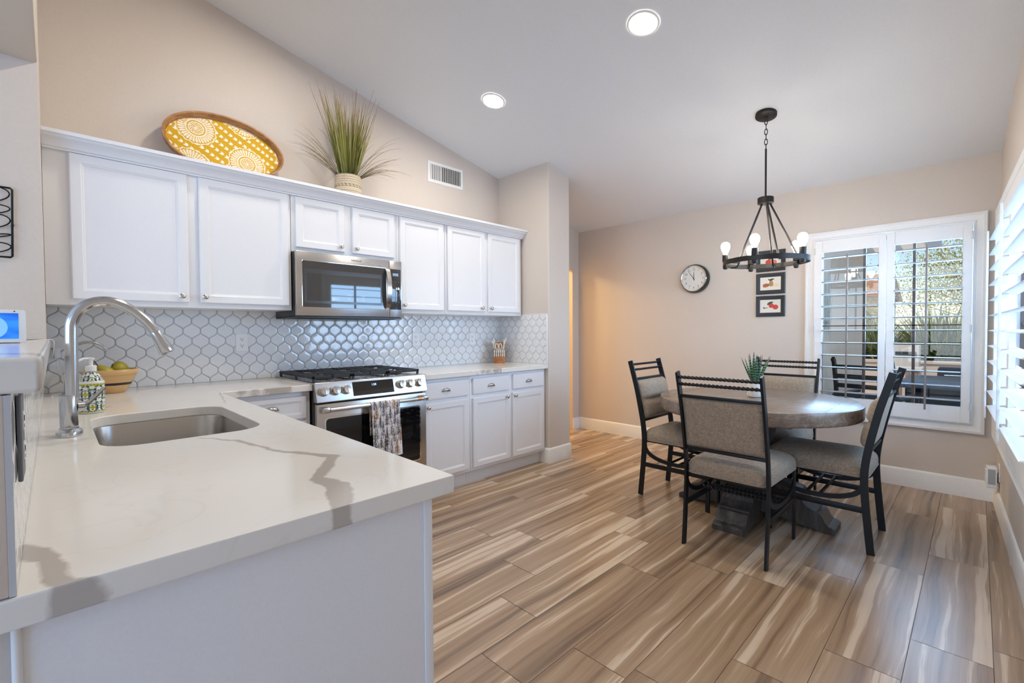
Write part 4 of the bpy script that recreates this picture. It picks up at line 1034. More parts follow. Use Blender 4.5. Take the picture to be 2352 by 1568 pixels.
M_frame = simple('black_wood_frame', (0.014, 0.015, 0.018), 0.35); M_paper = simple('print_paper', srgb(228, 222, 210), 0.6)
FR = dict(red=simple('print_red', srgb(206, 70, 58), 0.6), lred=simple('print_light_red', srgb(226, 120, 100), 0.6), pear=simple('print_pear', srgb(180, 140, 88), 0.6), peard=simple('print_pear_brown', srgb(168, 98, 60), 0.6),
          leaf=simple('print_leaf', srgb(66, 74, 60), 0.6), pale=simple('print_pale', srgb(232, 208, 176), 0.6), stem=simple('print_stem', srgb(110, 84, 62), 0.6))
def picture(zb, zt, label, shapes):
    y0, y1 = 1.219, 1.459
    r = thing('picture_frame', label, 'picture', (XF, (y0+y1)/2, zb), 0, None)
    m = MB(); R_ = lambda i, d: [(XF-d, y0+i, zb+i), (XF-d, y1-i, zb+i), (XF-d, y1-i, zt-i), (XF-d, y0+i, zt-i)]
    m.rings([R_(0, 0.001), R_(0, 0.016), R_(0.004, 0.019), R_(0.030, 0.016), R_(0.0345, 0.012), R_(0.0345, 0.007)]); fr = m.build('frame', M_frame, r)
    m = MB(); m.box(XF-0.0098, XF-0.0072, y0+0.034, y1-0.034, zb+0.034, zt-0.034); pr_ = m.build('print', M_paper, r)
    yc, zc = (y0+y1)/2, (zb+zt)/2; k = 0
    mats = []; m = MB()
    for (mat, du, dz, ru, rz, rot, kind) in shapes:
        if FR[mat] not in mats: mats.append(FR[mat])
        m.mi = mats.index(FR[mat]); k += 1; ca, sa = math.cos(rot), math.sin(rot); N = 20; pts = []
        for j in range(N):
            a = 2*PI*j/N; x, z = ru*math.cos(a), rz*math.sin(a)
            if kind == 'pear': z *= (1-0.45*math.cos(a))
            if kind == 'leaf': z *= abs(math.sin(a))
            pts.append((yc-(du+x*ca-z*sa), zc+dz+x*sa+z*ca))
        m.prism(pts, lambda a, b, d: (d, a, b), XF-0.0098, XF-0.0099-0.00012*k)
    m.build('fruit_artwork', mats, pr_, smooth=0)
picture(1.753, 1.943, 'black-framed fruit print behind the chandelier, topmost of three', [('red', -0.016, -0.012, 0.027, 0.024, 0, ''), ('lred', 0.026, -0.014, 0.026, 0.022, 0, ''), ('leaf', 0.0, 0.020, 0.022, 0.008, 0.3, 'leaf')])
picture(1.547, 1.735, 'black-framed print of brown pears, middle of the three', [('peard', -0.030, -0.014, 0.036, 0.016, 0.15, 'pear'), ('pale', 0.034, -0.016, 0.036, 0.015, PI-0.1, 'pear'), ('pear', 0.006, 0.005, 0.032, 0.017, PI/2, 'pear'), ('leaf', 0.010, 0.036, 0.024, 0.008, 0.2, 'leaf'), ('leaf', -0.008, 0.033, 0.016, 0.006, 2.6, 'leaf')])
picture(1.341, 1.529, 'black-framed print of red apples with a twig, lowest of the three', [('red', 0.008, 0.004, 0.022, 0.021, 0, ''), ('red', 0.042, -0.010, 0.024, 0.022, 0, ''), ('leaf', 0.0, 0.030, 0.026, 0.010, 0.25, 'leaf'), ('leaf', -0.014, 0.022, 0.018, 0.009, 0.9, 'leaf'), ('stem', -0.040, -0.016, 0.026, 0.003, 0.05, ''), ('stem', -0.052, -0.015, 0.004, 0.012, 0.2, '')])

# ------------------------------------------------------------------ windows and shutters
def window_set(name, fn, s0, s1, z0, z1, mun_v, mun_h, casing=True):
    """fn(s, n, z); n>0 is into the room"""
    w = 0.072
    m = MB(); R_ = lambda i, n: [fn(s0+i, n, z0+i), fn(s1-i, n, z0+i), fn(s1-i, n, z1-i), fn(s0+i, n, z1-i)]
    m.rings([R_(0, 0.0), R_(0, 0.022), R_(0.004, 0.027), R_(0.020, 0.030), R_(0.030, 0.025), R_(w-0.016, 0.025), R_(w-0.010, 0.030), R_(w, 0.030), R_(w+0.004, 0.0), R_(w+0.004, -0.15), R_(w-0.01, -0.15), R_(w-0.01, -0.001)], cap0=False, cap1=False)
    root = struct(m.build(name, M_white, smooth=30))
    a0, a1, b0, b1 = s0+w+0.004, s1-w-0.004, z0+w+0.004, z1-w-0.004
    m = MB()
    def bar(p0, p1, q0, q1, d0, d1): m.prism([(p0, q0), (p1, q0), (p1, q1), (p0, q1)], lambda a, b, d: fn(a, d, b), d0, d1)
    bw = 0.03
    bar(a0, a1, b0, b0+bw, -0.13, -0.09); bar(a0, a1, b1-bw, b1, -0.13, -0.09); bar(a0, a0+bw, b0, b1, -0.13, -0.09); bar(a1-bw, a1, b0, b1, -0.13, -0.09)
    for v in mun_v: bar(v-0.009, v+0.009, b0, b1, -0.125, -0.095)
    for h in mun_h: bar(a0, a1, h-0.0045, h+0.0045, -0.125, -0.095)
    m.build('window_frame', simple('bronze_window_frame', srgb(92, 74, 64), 0.5), root)
    m = MB(); m.prism([(a0, b0), (a1, b0), (a1, b1), (a0, b1)], lambda a, b, d: fn(a, d, b), -0.111, -0.109); m.build('pane', M_glass, root)
    return root
def shutter(label, fn, s0, s1, z0, z1, st0, st1, rb, rt_, rod_s, lz, rod_z, hinges, lw=0.089, tilt=0.0, lm=None):
    lm = lm or M_white
    r = thing('window_shutter', label, 'shutter', fn((s0+s1)/2, 0.01, z0), 0)
    m = MB()
    def bar(p0, p1, q0, q1, d0, d1, g=m): g.prism([(p0, q0), (p1, q0), (p1, q1), (p0, q1)], lambda a, b, d: fn(a, d, b), d0, d1)
    e = 0.0012
    bar(s0+e, s0+st0, z0+e, z1-e, 0.001, 0.028); bar(s1-st1, s1-e, z0+e, z1-e, 0.001, 0.028); bar(s0+st0, s1-st1, z0+e, rb, 0.001, 0.028); bar(s0+st0, s1-st1, rt_, z1-e, 0.001, 0.028)
    m.build('panel_frame', M_white, r, bevel=0.002)
    m = MB(); ct, st_ = math.cos(tilt), math.sin(tilt); prof = [(lw/2*math.cos(2*PI*k/14), 0.0056*math.sin(2*PI*k/14)) for k in range(14)]; prof = [(a*ct-b*st_, a*st_+b*ct) for a, b in prof]
    for z in lz:
        m.rings([[fn(s, 0.0145+a, z+b) for a, b in prof] for s in (s0+st0+0.002, s1-st1-0.002)])
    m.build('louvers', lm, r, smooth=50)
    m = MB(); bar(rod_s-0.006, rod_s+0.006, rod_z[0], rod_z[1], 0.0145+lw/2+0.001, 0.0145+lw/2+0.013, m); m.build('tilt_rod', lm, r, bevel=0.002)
    for (hs, hz) in hinges:
        m = MB(); m.cyl(fn(hs, 0.030, hz-0.028), fn(hs, 0.030, hz+0.028), 0.004, seg=10); bar(hs-0.010, hs+0.010, hz-0.028, hz+0.028, 0.0285, 0.0305, m); m.build('hinge', simple('hinge_white', srgb(216, 216, 216), 0.35, 0.3), r)
    return r
FW = lambda s, n, z: (XF-n, s, z)
window_set('window_1', FW, -0.045, 1.061, 0.466, 2.045, (0.352, 0.664), (1.248,))
M_louver = simple('louver_backlit_shade', srgb(132, 120, 112), 0.4)  # white louvers and rods, backlight shade put into their colour
LZ = [1.819-0.1018*k for k in range(12)]
FWs = lambda s, n, z: (XF-0.024-n*1.0+0.0, s, z)
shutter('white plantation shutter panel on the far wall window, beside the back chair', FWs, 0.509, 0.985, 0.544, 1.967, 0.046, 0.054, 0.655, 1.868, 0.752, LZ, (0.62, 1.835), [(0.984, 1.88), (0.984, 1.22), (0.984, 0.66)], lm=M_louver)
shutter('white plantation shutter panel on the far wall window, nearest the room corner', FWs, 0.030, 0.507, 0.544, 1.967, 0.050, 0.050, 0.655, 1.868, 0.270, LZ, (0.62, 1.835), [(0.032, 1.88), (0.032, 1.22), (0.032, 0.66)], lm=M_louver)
window_set('window_2', RW, 0.050, 2.105, 0.466, 2.045, (0.62, 1.10, 1.58), (1.248,))
RWs = lambda s, n, z: RW(s, n+0.004, z)
shutter('white plantation shutter with open louvers on the right wall, nearest the corner', RWs, 0.128, 1.076, 0.544, 1.967, 0.050, 0.050, 0.655, 1.868, 0.184, LZ, (0.612, 1.876), [], tilt=-0.10)
shutter('white plantation shutter with open louvers on the right wall, farthest from the corner', RWs, 1.078, 2.028, 0.544, 1.967, 0.050, 0.050, 0.655, 1.868, 1.157, LZ, (0.612, 1.876), [], tilt=-0.10)
# unseen patio door and back window, added behind the camera for the fill lamps
m = MB()
def fbar(fn, p0, p1, q0, q1, d0, d1): m.prism([(p0, q0), (p1, q0), (p1, q1), (p0, q1)], lambda a, b, d: fn(a, d, b), d0, d1)
for a, b in ((6.40, 6.46), (7.55, 7.60), (8.69, 8.75)): fbar(RW, a, b, 0, 2.15, -0.12, -0.06)
fbar(RW, 6.40, 8.75, 2.08, 2.15, -0.12, -0.06); struct(m.build('door_added', M_white))
m = MB(); BWf = lambda a, d, b: (-4.55-d, a, b)
for a, b in ((-0.1, -0.03), (1.57, 1.63), (3.23, 3.30)): fbar(BWf, a, b, 0.4, 2.7, 0.02, 0.08)
fbar(BWf, -0.1, 3.3, 0.4, 0.47, 0.02, 0.08); fbar(BWf, -0.1, 3.3, 2.63, 2.7, 0.02, 0.08); struct(m.build('window_added', M_white))

def plugin():
    r = thing('air_freshener', 'white plug-in air freshener low on the right wall, below the window', 'air freshener', RW(0.26, 0.02, 0.23))
    m = MB(); f = lambda a, b, d: RW(a, d, b)
    m.prism(rrect(0.215, 0.300, 0.165, 0.305, 0.008), f, 0.012, 0.062); m.build('housing', M_plastic, r, bevel=0.004)
    m = MB(); m.prism(rrect(0.3002, 0.3012, 0.19, 0.29, 0.0004), f, 0.020, 0.055); m.build('label_panel', simple('print_panel', srgb(170, 172, 178), 0.5), r)
    m = MB()
    for k in range(5): m.prism(rrect(0.225, 0.290, 0.185+k*0.022, 0.193+k*0.022, 0.003), f, 0.0615, 0.0665)
    m.build('ribs', M_plastic, r)
    m = MB(); m.prism([(0.235, 0.20), (0.28, 0.20), (0.28, 0.26), (0.235, 0.26)], f, 0.0052, 0.013); m.build('plug', M_dark, r)
    rr = outlet('white wall outlet on the right wall behind the air freshener', lambda a, d, z: RW(0.29-a, d+0.0004, 0.275+z))
plugin()

# ------------------------------------------------------------------ dining table
def table():
    cx, cy = 3.335, 1.055; R_ = 0.598
    r = thing('dining_table', 'round grey-brown oak pedestal dining table under the chandelier', 'table', (cx, cy, 0))
    m = MB(); m.lathe([(R_-0.008, 0.682), (R_-0.002, 0.688), (R_, 0.694), (R_, 0.756), (R_-0.002, 0.762), (R_-0.008, 0.765)], (cx, cy, 0), 96); m.build('tabletop', M_table, r, smooth=40)
    m = MB()
    for k in range(-2, 3):
        yy = k*0.235; L = math.sqrt(max(0.0, (R_-0.01)**2-yy*yy)); m.box(cx-L, cx+L, cy+yy-0.0009, cy+yy+0.0009, 0.7648, 0.7653)
    m.build('plank_seams', simple('seam_dark', srgb(84, 74, 68), 0.6), r)
    m = MB(); m.box(cx-0.30, cx+0.30, cy-0.30, cy+0.30, 0.640, 0.682, bev=0.004); m.build('apron', M_table, r)
    m = MB(); q4 = lambda h, z: [(cx+h*a, cy+h*b, z) for a, b in ((-1, -1), (1, -1), (1, 1), (-1, 1))]
    m.rings([q4(0.14, 0.06), q4(0.14, 0.28), q4(0.125, 0.30), q4(0.11, 0.32), q4(0.10, 0.36), q4(0.095, 0.50), q4(0.11, 0.56), q4(0.13, 0.59), q4(0.15, 0.60), q4(0.15, 0.640)]); m.build('pedestal', M_tablebase, r, smooth=20)
    prof = [(0.10, 0.018), (0.20, 0.040), (0.30, 0.018), (0.475, 0.0), (0.475, 0.030), (0.462, 0.040), (0.440, 0.046), (0.425, 0.062), (0.412, 0.090), (0.400, 0.108), (0.382, 0.110), (0.380, 0.122), (0.360, 0.126), (0.335, 0.136), (0.312, 0.158), (0.300, 0.190), (0.285, 0.212), (0.262, 0.222), (0.232, 0.226), (0.228, 0.24), (0.10, 0.24)]
    for k in range(4):
        an = k*PI/2+math.radians(1.0); ca, sa = math.cos(an), math.sin(an)
        m = MB(); m.prism(prof, lambda a, b, d: (cx+a*ca-d*sa, cy+a*sa+d*ca, b), -0.092, 0.092); m.build('foot', M_tablebase, r, smooth=25)
table()
def succulent():
    cx, cy, z0 = 3.385, 1.062, 0.7655
    r = thing('succulent_plant', 'small striped succulent in a white pot on the dining table', 'plant', (cx, cy, z0))
    m = MB(); m.lathe([(0.040, 0), (0.046, 0.003), (0.049, 0.05), (0.0495, 0.098), (0.048, 0.104), (0.044, 0.104), (0.043, 0.09), (0.002, 0.088)], (cx, cy, z0), 48)
    for j in range(4):
        for k in range(12):
            a = 2*PI*k/12+(0.26 if j % 2 else 0); rr = 0.0485; c = Vector((cx+rr*math.cos(a), cy+rr*math.sin(a), z0+0.016+j*0.022)); tt = Vector((-math.sin(a), math.cos(a), 0))
            m.tube([c+tt*(0.008*math.cos(2*PI*i/10))+Vector((0, 0, 0.008*math.sin(2*PI*i/10))) for i in range(10)], 0.0013, 5, closed=True)
    m.build('pot', simple('matte_white_ceramic', srgb(226, 222, 214), 0.6), r, smooth=50)
    t = NT('zebra_leaf'); c = t.coord('UV'); at = t.new('ShaderNodeAttribute', attribute_name='Col'); t.p(col=at.outputs['Color'], rough=0.45); mg = t.m
    rn = random.Random(4); m = MB(); lay = m.bm.verts.layers.float_color.new('Col')
    def leaf(an, lean, L, w):
        p = Vector((cx+0.012*math.cos(an), cy+0.012*math.sin(an), z0+0.085)); d = Vector((math.cos(an)*lean, math.sin(an)*lean, 1)).normalized(); n = 44; rs = []
        for i in range(n+1):
            q = i/n; ww = w*(0.75+0.5*q)*(1-q)**0.75 if q < 0.999 else 0.0003; side = Vector((-math.sin(an), math.cos(an), 0)); nr = d.cross(side).normalized()
            ring = []
            for k in range(8):
                aa = 2*PI*k/8; v = m.bm.verts.new(p+side*(ww*math.cos(aa))+nr*(ww*0.38*math.sin(aa)))
                st = (i % 4 == 0) and 0.05 < q < 0.85
                v[lay] = (*(srgb(140, 168, 140) if st else (srgb(34, 76, 46) if q < 0.8 else srgb(66, 70, 44))), 1); ring.append(v)
            rs.append(ring); p = p+d*(L/n); d = (d+Vector((-math.cos(an), -math.sin(an), 0.2))*0.007*(0.5 if lean > 0.3 else 0.2)).normalized()
        for i in range(n):
            for k in range(8): m._face([rs[i][k], rs[i][(k+1) % 8], rs[i+1][(k+1) % 8], rs[i+1][k]])
    for i in range(8): leaf(2*PI*i/8+0.2, 0.50+0.12*(i % 2), 0.19+0.03*rn.random(), 0.0145)
    for i in range(6): leaf(2*PI*i/6+0.5, 0.20, 0.20+0.03*rn.random(), 0.016)
    for i in range(3): leaf(2*PI*i/3, 0.05, 0.18, 0.014)
    m.build('leaves', mg, r, smooth=60)
succulent()

# ------------------------------------------------------------------ dining chairs (local: back at x=0, faces +X)
def make_chair():
    r = thing('dining_chair', '', 'chair', (0, 0, 0), 0, 'metal dining chairs around the table')
    Wd = 0.2155
    bar = [(0.018, 0.0065), (-0.018, 0.0065), (-0.018, -0.0065), (0.018, -0.0065)]
    post = [(0.0, 0.0), (0.012, 0.12), (0.026, 0.28), (0.032, 0.40), (0.026, 0.50), (0.006, 0.62), (-0.028, 0.78), (-0.060, 0.90), (-0.086, 0.992)]
    def sm(pts):
        out = []
        for i in range(len(pts)-1):
            p0, p1, p2, p3 = pts[max(i-1, 0)], pts[i], pts[i+1], pts[min(i+2, len(pts)-1)]
            for k in range(4):
                t_ = k/4; out.append(tuple(0.5*((2*p1[j])+(-p0[j]+p2[j])*t_+(2*p0[j]-5*p1[j]+4*p2[j]-p3[j])*t_*t_+(-p0[j]+3*p1[j]-3*p2[j]+p3[j])*t_**3) for j in range(len(p1))))
        return out+[pts[-1]]
    pc = sm(post)
    def px(z):
        for (a, za), (b, zb) in zip(pc, pc[1:]):
            if za <= z <= zb: return a+(b-a)*(z-za)/(zb-za)
        return pc[-1][0]
    for s in (-1, 1):
        m = MB(); m.sweep([(x, s*Wd, z) for x, z in pc], bar, ref=(1, 0, 0)); m.build('leg', M_chair, r, bevel=0.0012)
        m = MB(); m.sweep([(0.498, s*Wd, 0), (0.500, s*Wd, 0.41)], [(0.014, 0.0065), (-0.014, 0.0065), (-0.014, -0.0065), (0.014, -0.0065)], ref=(1, 0, 0)); m.build('leg', M_chair, r, bevel=0.0012)
        m = MB(); m.box(px(0.235)+0.01, 0.490, s*Wd-0.0055, s*Wd+0.0055, 0.218, 0.250, bev=0.001); m.build('side_stretcher', M_chair, r)
        m = MB(); arc = [(0.036+0.232-0.232*math.cos(PI*k/24)*1.0, s*Wd, 0.392-0.120*math.sin(PI*k/24)**0.75 - 0.0*k) for k in range(25)]
        m.sweep(arc, [(0.013, 0.005), (-0.013, 0.005), (-0.013, -0.005), (0.013, -0.005)], ref=(0.0001, 0, 1)); m.build('side_arc', M_chair, r)
        m = MB(); m.box(0.030, 0.505, s*(Wd-0.022)-0.006, s*(Wd-0.022)+0.006, 0.398, 0.4135, bev=0.001); m.build('seat_rail', M_chair, r)
    m = MB(); m.box(0.490, 0.505, -Wd, Wd, 0.398, 0.412, bev=0.001); m.build('seat_rail', M_chair, r)
    m = MB(); m.box(0.030, 0.044, -Wd, Wd, 0.398, 0.412, bev=0.001); m.build('seat_rail', M_chair, r)
    sq = [(0.0078*math.cos(2*PI*k/8)*(1.25 if k % 2 == 0 else 0.80), 0.0078*math.sin(2*PI*k/8)*(1.25 if k % 2 == 0 else 0.80)) for k in range(8)]
    def rod(nm, x, z, w):
        n = 96; m = MB(); m.sweep([(x, -w+2*w*k/n, z) for k in range(n+1)], sq, ref=(0, 0, 1), twist=0.32); o = m.build(nm, M_chair, r, smooth=50); return o
    for z in (0.963, 0.924): rod('twisted_rail', px(z), z, Wd-0.006).__setitem__('label', 'twisted black metal rod')
    for x in (0.235, 0.300): rod('twisted_stretcher', x, 0.279, Wd-0.004).__setitem__('label', 'twisted black metal rod under the seat')
    for z in (0.857, 0.556):
        m = MB(); x = px(z); m.box(x-0.011, x+0.011, -Wd+0.005, Wd-0.005, z-0.008, z+0.008, bev=0.001); m.build('crossbar', M_chair, r)
    # upholstered back
    m = MB(); rows = []
    NZ, NYY = 22, 20
    def surf(front):
        rows = []
        for i in range(NZ+1):
            q = i/NZ; z = 0.568+(0.848-0.568)*q; row = []
            for k in range(NYY+1):
                u = -1+2*k/NYY; y = u*(Wd-0.0085)
                e = (1-abs(u)**6)*(1-abs(2*q-1)**8)
                crease = 1-0.50*math.exp(-((q-0.50)/0.055)**2)
                x = px(z)+(0.006+0.052*max(0, e)**0.55*crease if front else -0.012*max(0, e)**0.5-0.001)
                row.append((x, y, z))
            rows.append(row)
        return rows
    A, B_ = surf(True), surf(False)
    va = [[m.bm.verts.new(p) for p in rw] for rw in A]; vb = [[m.bm.verts.new(p) for p in rw] for rw in B_]
    for i in range(NZ):
        for k in range(NYY):
            m._face([va[i][k], va[i][k+1], va[i+1][k+1], va[i+1][k]]); m._face([vb[i][k+1], vb[i][k], vb[i+1][k], vb[i+1][k+1]])
    for i in range(NZ): m._face([vb[i][0], va[i][0], va[i+1][0], vb[i+1][0]]); m._face([va[i][NYY], vb[i][NYY], vb[i+1][NYY], va[i+1][NYY]])
    for k in range(NYY): m._face([va[0][k], vb[0][k], vb[0][k+1], va[0][k+1]]); m._face([vb[NZ][k], va[NZ][k], va[NZ][k+1], vb[NZ][k+1]])
    o = m.build('backrest', M_fabric, r, smooth=70); o['label'] = 'grey-beige tweed upholstered back'
    # seat cushion
    m = MB(); rs = []
    def seat_ring(ins, z, d=0.0):
        pts = []
        for (x, y) in rrect(0.016+ins, 0.548-ins, -0.222+ins, 0.222-ins, max(0.012, 0.055-ins*0.5), 6): pts.append((x, y*(0.965+0.05*(x/0.55)), z))
        return pts
    for ins, z in [(0.03, 0.406), (0.010, 0.407), (0.002, 0.412), (0.0, 0.420), (0.0, 0.446), (0.003, 0.462), (0.010, 0.476), (0.024, 0.489), (0.048, 0.501), (0.09, 0.513), (0.15, 0.522), (0.19, 0.525)]: rs.append(seat_ring(ins, z))
    m.rings(rs)
    o = m.build('seat', M_fabric, r, smooth=70); o['label'] = 'padded grey-beige tweed seat'
    m = MB(); m.tube(seat_ring(0.0008, 0.4135), 0.0035, 8, closed=True); m.build('piping', M_fabric, o, smooth=60)
    return r
ch = make_chair()
def put(o, loc, rz, lab): o.location = loc; o.rotation_euler = (0, 0, rz); o['label'] = lab
copies = [((3.301, 1.757, 0), -PI/2, 'dining chair on the hallway side of the table, facing the shutter-lined right wall'),
          ((3.326, 0.392, 0), PI/2, 'dining chair turned sideways, with its back to the shuttered right wall'),
          ((4.105, 1.075, 0), PI, 'dining chair at the back of the table, in front of the far wall window')]
for loc, rz, lab in copies: copy_thing(ch, loc, rz, lab)
put(ch, (2.545, 0.957, 0), 0, 'nearest dining chair, its upholstered back turned to the camera')

# ------------------------------------------------------------------ outdoors
M_stucco = simple('stucco', srgb(230, 208, 184), 0.95, bump=0.9, bscale=45)
m = MB(); m.box(4.84, 40, -30, 30, -0.25, -0.12); m.box(-10, 40, -30, -0.75, -0.25, -0.12)
struct(m.build('ground', simple('patio_ground', srgb(196, 186, 176), 0.9, bscale=6)))
m = MB(); m.box(-6.5, 4.4, -5.6, -0.75, 2.75, 2.90); struct(m.build('ceiling_added_shade', M_ceil))  # unseen roof, added to keep sky and ground bounce off the end panel
m = MB(); m.box(4.86, 8.35, 1.16, 1.36, -0.12, 2.525); struct(m.build('wall_patio', M_stucco))
m = MB(); m.box(12.2, 12.4, -9, 16, -0.12, 0.52); m.box(12.17, 12.43, -9, 16, 0.52, 0.57); struct(m.build('wall_garden', simple('block_wall', srgb(198, 182, 170), 0.95, bump=0.5, bscale=30)))
def patio_cover():
    r = thing('patio_cover', 'beige wooden patio cover beams outside the far window', 'patio cover', (6.5, 1.5, 2.5))
    M_b = simple('painted_timber', srgb(206, 190, 172), 0.8)
    m = MB(); m.box(8.37, 8.55, 0.35, 3.2, 2.30, 2.525); m.build('beam', M_b, r)
    for k in range(5):
        m = MB(); y = 0.52+k*0.42; m.box(4.86, 8.6, y, y+0.09, 2.53, 2.68); m.build('rafter', M_b, r)
patio_cover()
def wall_art():
    r = thing('metal_wall_art', 'silver metal reed sculpture hung on the stucco wall outside', 'wall art', (5.9, 1.15, 1.3))
    rn = random.Random(2); m = MB()
    for k in range(14):
        x = 5.72+0.028*k; z = 1.02+0.30*abs(math.sin(k*1.3)); L = 0.35+0.30*rn.random()
        m.sweep([(x+0.02*math.sin(q*5+k), 1.140-0.01*rn.random(), z+L*q) for q in [i/8 for i in range(9)]], [(0.010, 0.001), (-0.010, 0.001), (-0.010, -0.001), (0.010, -0.001)], ref=(1, 0, 0), scale=[0.2, .6, .9, 1, 1, .9, .7, .4, .1])
    m.build('reeds', simple('weathered_metal', (0.45, 0.45, 0.46), 0.35, 0.9), r)
    m = MB(); m.box(5.72, 6.08, 1.148, 1.1585, 1.28, 1.30); m.build('mount_bar', M_black, r)
wall_art()
def patio_chair(label, loc, rz):
    r = thing('patio_chair', label, 'chair', (0, 0, 0), 0)
    M_d = M_black
    for s in (-1, 1):
        m = MB(); m.sweep([(0, s*0.27, 0), (0.0, s*0.27, 0.45), (-0.06, s*0.26, 0.75), (-0.14, s*0.25, 1.0), (-0.17, s*0.25, 1.03)], [(0.022, 0.014), (-0.022, 0.014), (-0.022, -0.014), (0.022, -0.014)], ref=(1, 0, 0)); m.build('leg', M_d, r)
        m = MB(); m.box(0.48, 0.52, s*0.27-0.014, s*0.27+0.014, 0, 0.62); m.build('leg', M_d, r)
        m = MB(); m.box(-0.05, 0.54, s*0.27-0.03, s*0.27+0.03, 0.62, 0.65, bev=0.008); m.build('arm', M_d, r)
    m = MB(); m.box(0.0, 0.53, -0.26, 0.26, 0.36, 0.44, bev=0.02); m.build('seat', simple('outdoor_cushion', srgb(120, 112, 104), 0.9), r)
    m = MB()
    for k in range(5):
        z = 0.52+k*0.10; x = 0.0-0.14*max(0, (z-0.45)/0.55); m.box(x-0.01, x+0.01, -0.26, 0.26, z, z+0.045)
    m.build('backrest', M_d, r)
    r.location = loc; r.rotation_euler = (0, 0, rz)
patio_chair('dark metal patio chair with arms outside, by the stucco wall', (5.98, 0.80, -0.12), -0.20)
patio_chair('dark metal patio chair outside, behind the patio table', (8.6, -0.25, -0.12), PI)
def patio_table():
    r = thing('patio_table', 'long dark patio table outside the far window', 'table', (7.2, 0.05, -0.12))
    m = MB(); m.box(6.55, 7.9, -0.45, 0.62, 0.58, 0.62, bev=0.005); m.build('tabletop', simple('slate_top', srgb(84, 92, 104), 0.3), r)
    for x in (6.62, 7.80):
        for y in (-0.38, 0.52):
            m = MB(); m.box(x-0.03, x+0.03, y-0.03, y+0.03, -0.12, 0.58); m.build('leg', M_black, r)
patio_table()
def grill():
    r = thing('gas_grill', 'dark covered barbecue grill outside, beyond the patio table', 'grill', (9.6, 0.25, -0.12))
    m = MB(); m.box(9.4, 9.95, -0.15, 0.60, -0.12, 0.46, bev=0.02); m.build('cabinet', M_dark, r)
    m = MB(); m.prism([(9.42, 0.462), (9.93, 0.462), (9.93, 0.55), (9.80, 0.62), (9.55, 0.62), (9.42, 0.55)], lambda a, b, d: (a, d, b), 0.02, 0.42); m.build('hood', simple('grill_hood', srgb(74, 66, 62), 0.5), r, bevel=0.02)
    m = MB(); m.cyl((9.405, 0.10, 0.52), (9.405, 0.34, 0.52), 0.015, seg=10); m.build('handle', M_nickel, r)
grill()
def bench():
    r = thing('storage_bench', 'striped wooden storage bench outside below the shrubs', 'bench', (10.6, 1.05, -0.12))
    m = MB(); m.box(10.4, 10.8, 0.68, 1.12, -0.12, 0.50); m.build('box', simple('bench_cream', srgb(206, 192, 176), 0.8), r)
    for k in range(4):
        m = MB(); y = 0.71+k*0.105; m.box(10.385, 10.401, y, y+0.05, -0.08, 0.48); m.build('slat', simple('bench_slat', srgb(156, 120, 96), 0.8), r)
    m = MB(); m.box(10.36, 10.83, 0.65, 1.15, 0.50, 0.54); m.build('lid', simple('bench_lid', srgb(214, 206, 196), 0.7), r)
bench()
def planter():
    r = thing('patio_planter', 'pale slotted planter box outside in front of the shrubs', 'planter', (11.6, 1.05, -0.12))
    m = MB(); m.box(11.4, 11.8, 0.76, 1.16, -0.12, 0.90); m.build('box', simple('planter_pale', srgb(196, 190, 182), 0.8), r)
    m = MB(); m.box(11.385, 11.401, 0.80, 1.10, 0.72, 0.78); m.build('slot', M_dark, r)
planter()
def spiky(label, c, n, L, seed, cols):
    r = thing('yucca_shrub', label, 'shrub', c); rn = random.Random(seed); m = MB(); lay = m.bm.verts.layers.float_color.new('Col')
    for i in range(n):
        a = rn.uniform(0, 2*PI); el = math.asin(rn.uniform(-0.05, 0.98)); d = Vector((math.cos(a)*math.cos(el), math.sin(a)*math.cos(el), math.sin(el))); l = L*rn.uniform(0.7, 1.05); w = 0.020
        p0 = Vector(c)+Vector((rn.uniform(-.25, .25), rn.uniform(-.25, .25), 0.3+rn.uniform(0, 0.35))); sd = d.cross(Vector((0, 0, 1))); sd = sd.normalized() if sd.length > 1e-3 else Vector((1, 0, 0))
        col = rn.choice(cols); q = [m.bm.verts.new(p0-sd*w), m.bm.verts.new(p0+sd*w), m.bm.verts.new(p0+d*l*0.6+sd*w*0.8-Vector((0, 0, .02))), m.bm.verts.new(p0+d*l*0.6-sd*w*0.8-Vector((0, 0, .02))), m.bm.verts.new(p0+d*l-Vector((0, 0, .08*l)))]
        for k_, v in enumerate(q): v[lay] = (*[x*(1.0) for x in col], 1)
        m._face(q[:4]); m._face([q[3], q[2], q[4]])
    t = NT('yucca_leaf'); at = t.new('ShaderNodeAttribute', attribute_name='Col'); t.p(col=at.outputs['Color'], rough=0.5); m.build('leaves', t.m, r, smooth=0)
    m = MB(); m.cyl((c[0], c[1], c[2]), (c[0], c[1], c[2]+0.5), 0.10, 0.07, 10); m.build('stem', simple('yucca_stem', srgb(110, 90, 66), 0.9), r)
YC = [srgb(120, 138, 60), srgb(84, 116, 52), srgb(178, 172, 96), srgb(58, 92, 50), srgb(196, 184, 112)]
spiky('spiky green yucca shrub outside the right shutter panel', (14.3, 0.55, -0.12), 1900, 1.60, 1, YC)
spiky('spiky yucca shrub outside beside the planter', (14.8, 1.75, -0.12), 1000, 1.3, 2, YC)
spiky('spiky yucca shrub outside at the window\'s right edge', (14.5, -0.75, -0.12), 1200, 1.5, 3, YC)
spiky('small palm-like shrub outside past the stucco wall', (13.8, 2.75, -0.12), 200, 0.95, 4, YC[:2]+YC[3:4])
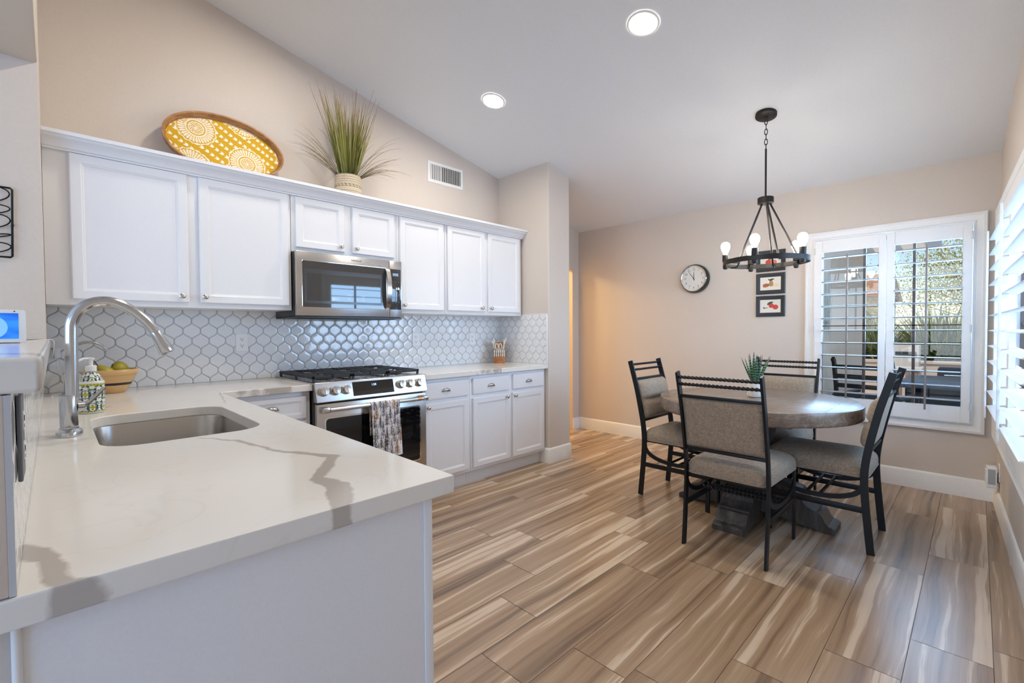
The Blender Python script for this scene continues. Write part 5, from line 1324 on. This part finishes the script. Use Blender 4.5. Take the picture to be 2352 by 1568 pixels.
def tree(label, c, h, rad, n, seed, cols, size=0.055):
    r = thing('garden_tree', label, 'tree', c); rn = random.Random(seed)
    m = MB(); c = Vector(c); top = c+Vector((0, 0, h*0.45)); m.tube([c, c+Vector((0.1, 0.05, h*0.25)), top], 0.06, 8, scale=[1, .8, .6]); tips = []
    for k in range(16):
        a = rn.uniform(0, 2*PI); el = rn.uniform(0.25, 1.3); L = rad*rn.uniform(0.7, 1.2); d = Vector((math.cos(a)*math.cos(el), math.sin(a)*math.cos(el), math.sin(el)*1.1)); st = c+Vector((0, 0, h*rn.uniform(0.25, 0.45)))
        pts = [st, st+d*L*0.5+Vector((0, 0, 0.1)), st+d*L]; m.tube(pts, 0.018, 6, scale=[1, .6, .25]); tips += [(pts[1]+pts[2])/2, pts[2], pts[1]]
    m.build('trunk', simple('tree_bark', srgb(112, 92, 78), 0.9), r)
    m = MB(); lay = m.bm.verts.layers.float_color.new('Col')
    for i in range(n):
        t0 = rn.choice(tips); p = t0+Vector((rn.gauss(0, 1), rn.gauss(0, 1), rn.gauss(0, 0.8)))*rad*0.26
        d1 = Vector((rn.gauss(0, 1), rn.gauss(0, 1), rn.gauss(0, 1))).normalized(); d2 = d1.orthogonal().normalized(); s_ = size*rn.uniform(0.5, 1.1); col = rn.choice(cols)
        q = [m.bm.verts.new(p+d1*s_*a+d2*s_*0.45*b) for a, b in ((-1, 0), (0, -1), (1, 0), (0, 1))]
        for v in q: v[lay] = (*col, 1)
        m._face(q)
    t = NT('tree_leaf'); at = t.new('ShaderNodeAttribute', attribute_name='Col'); t.p(col=at.outputs['Color'], rough=0.6); m.build('foliage', t.m, r, smooth=0)
TC = [srgb(172, 160, 84), srgb(150, 146, 76), srgb(196, 180, 110), srgb(128, 134, 72)]
tree('sparse yellow-green tree outside behind the yuccas', (20.5, 0.0, -0.12), 5.2, 2.1, 9000, 21, TC)
tree('dense olive-green tree outside, low behind the yuccas', (18.0, 3.1, -0.12), 2.8, 0.9, 3000, 22, TC[1:], 0.09)
tree('olive-green tree outside near the right wall side', (24.0, -3.4, -0.12), 3.4, 1.6, 6000, 23, [srgb(110, 124, 66), srgb(140, 146, 84)], 0.09)
def neighbor():
    r = thing('neighbor_house', 'tan neighbouring house beyond the garden wall', 'house', (26, 7.6, -0.12))
    m = MB(); m.box(26, 32, 3.1, 9.0, -0.12, 2.7); m.build('wall', simple('tan_stucco', srgb(214, 178, 140), 0.95), r)
    m = MB(); m.prism([(25.4, 2.65), (32.6, 2.65), (29, 3.9)], lambda a, b, d: (a, d, b), 2.85, 9.4); m.build('roof', simple('clay_roof', srgb(176, 128, 100), 0.9), r)
    m = MB(); m.box(25.97, 26.01, 3.25, 4.1, 0.9, 2.0); f = m.build('window', simple('house_window_trim', srgb(230, 215, 190), 0.8), r)
    m = MB(); m.box(25.955, 25.975, 3.33, 4.02, 1.0, 1.9); m.build('pane', simple('house_window_pane', srgb(110, 100, 96), 0.3), f)
neighbor()
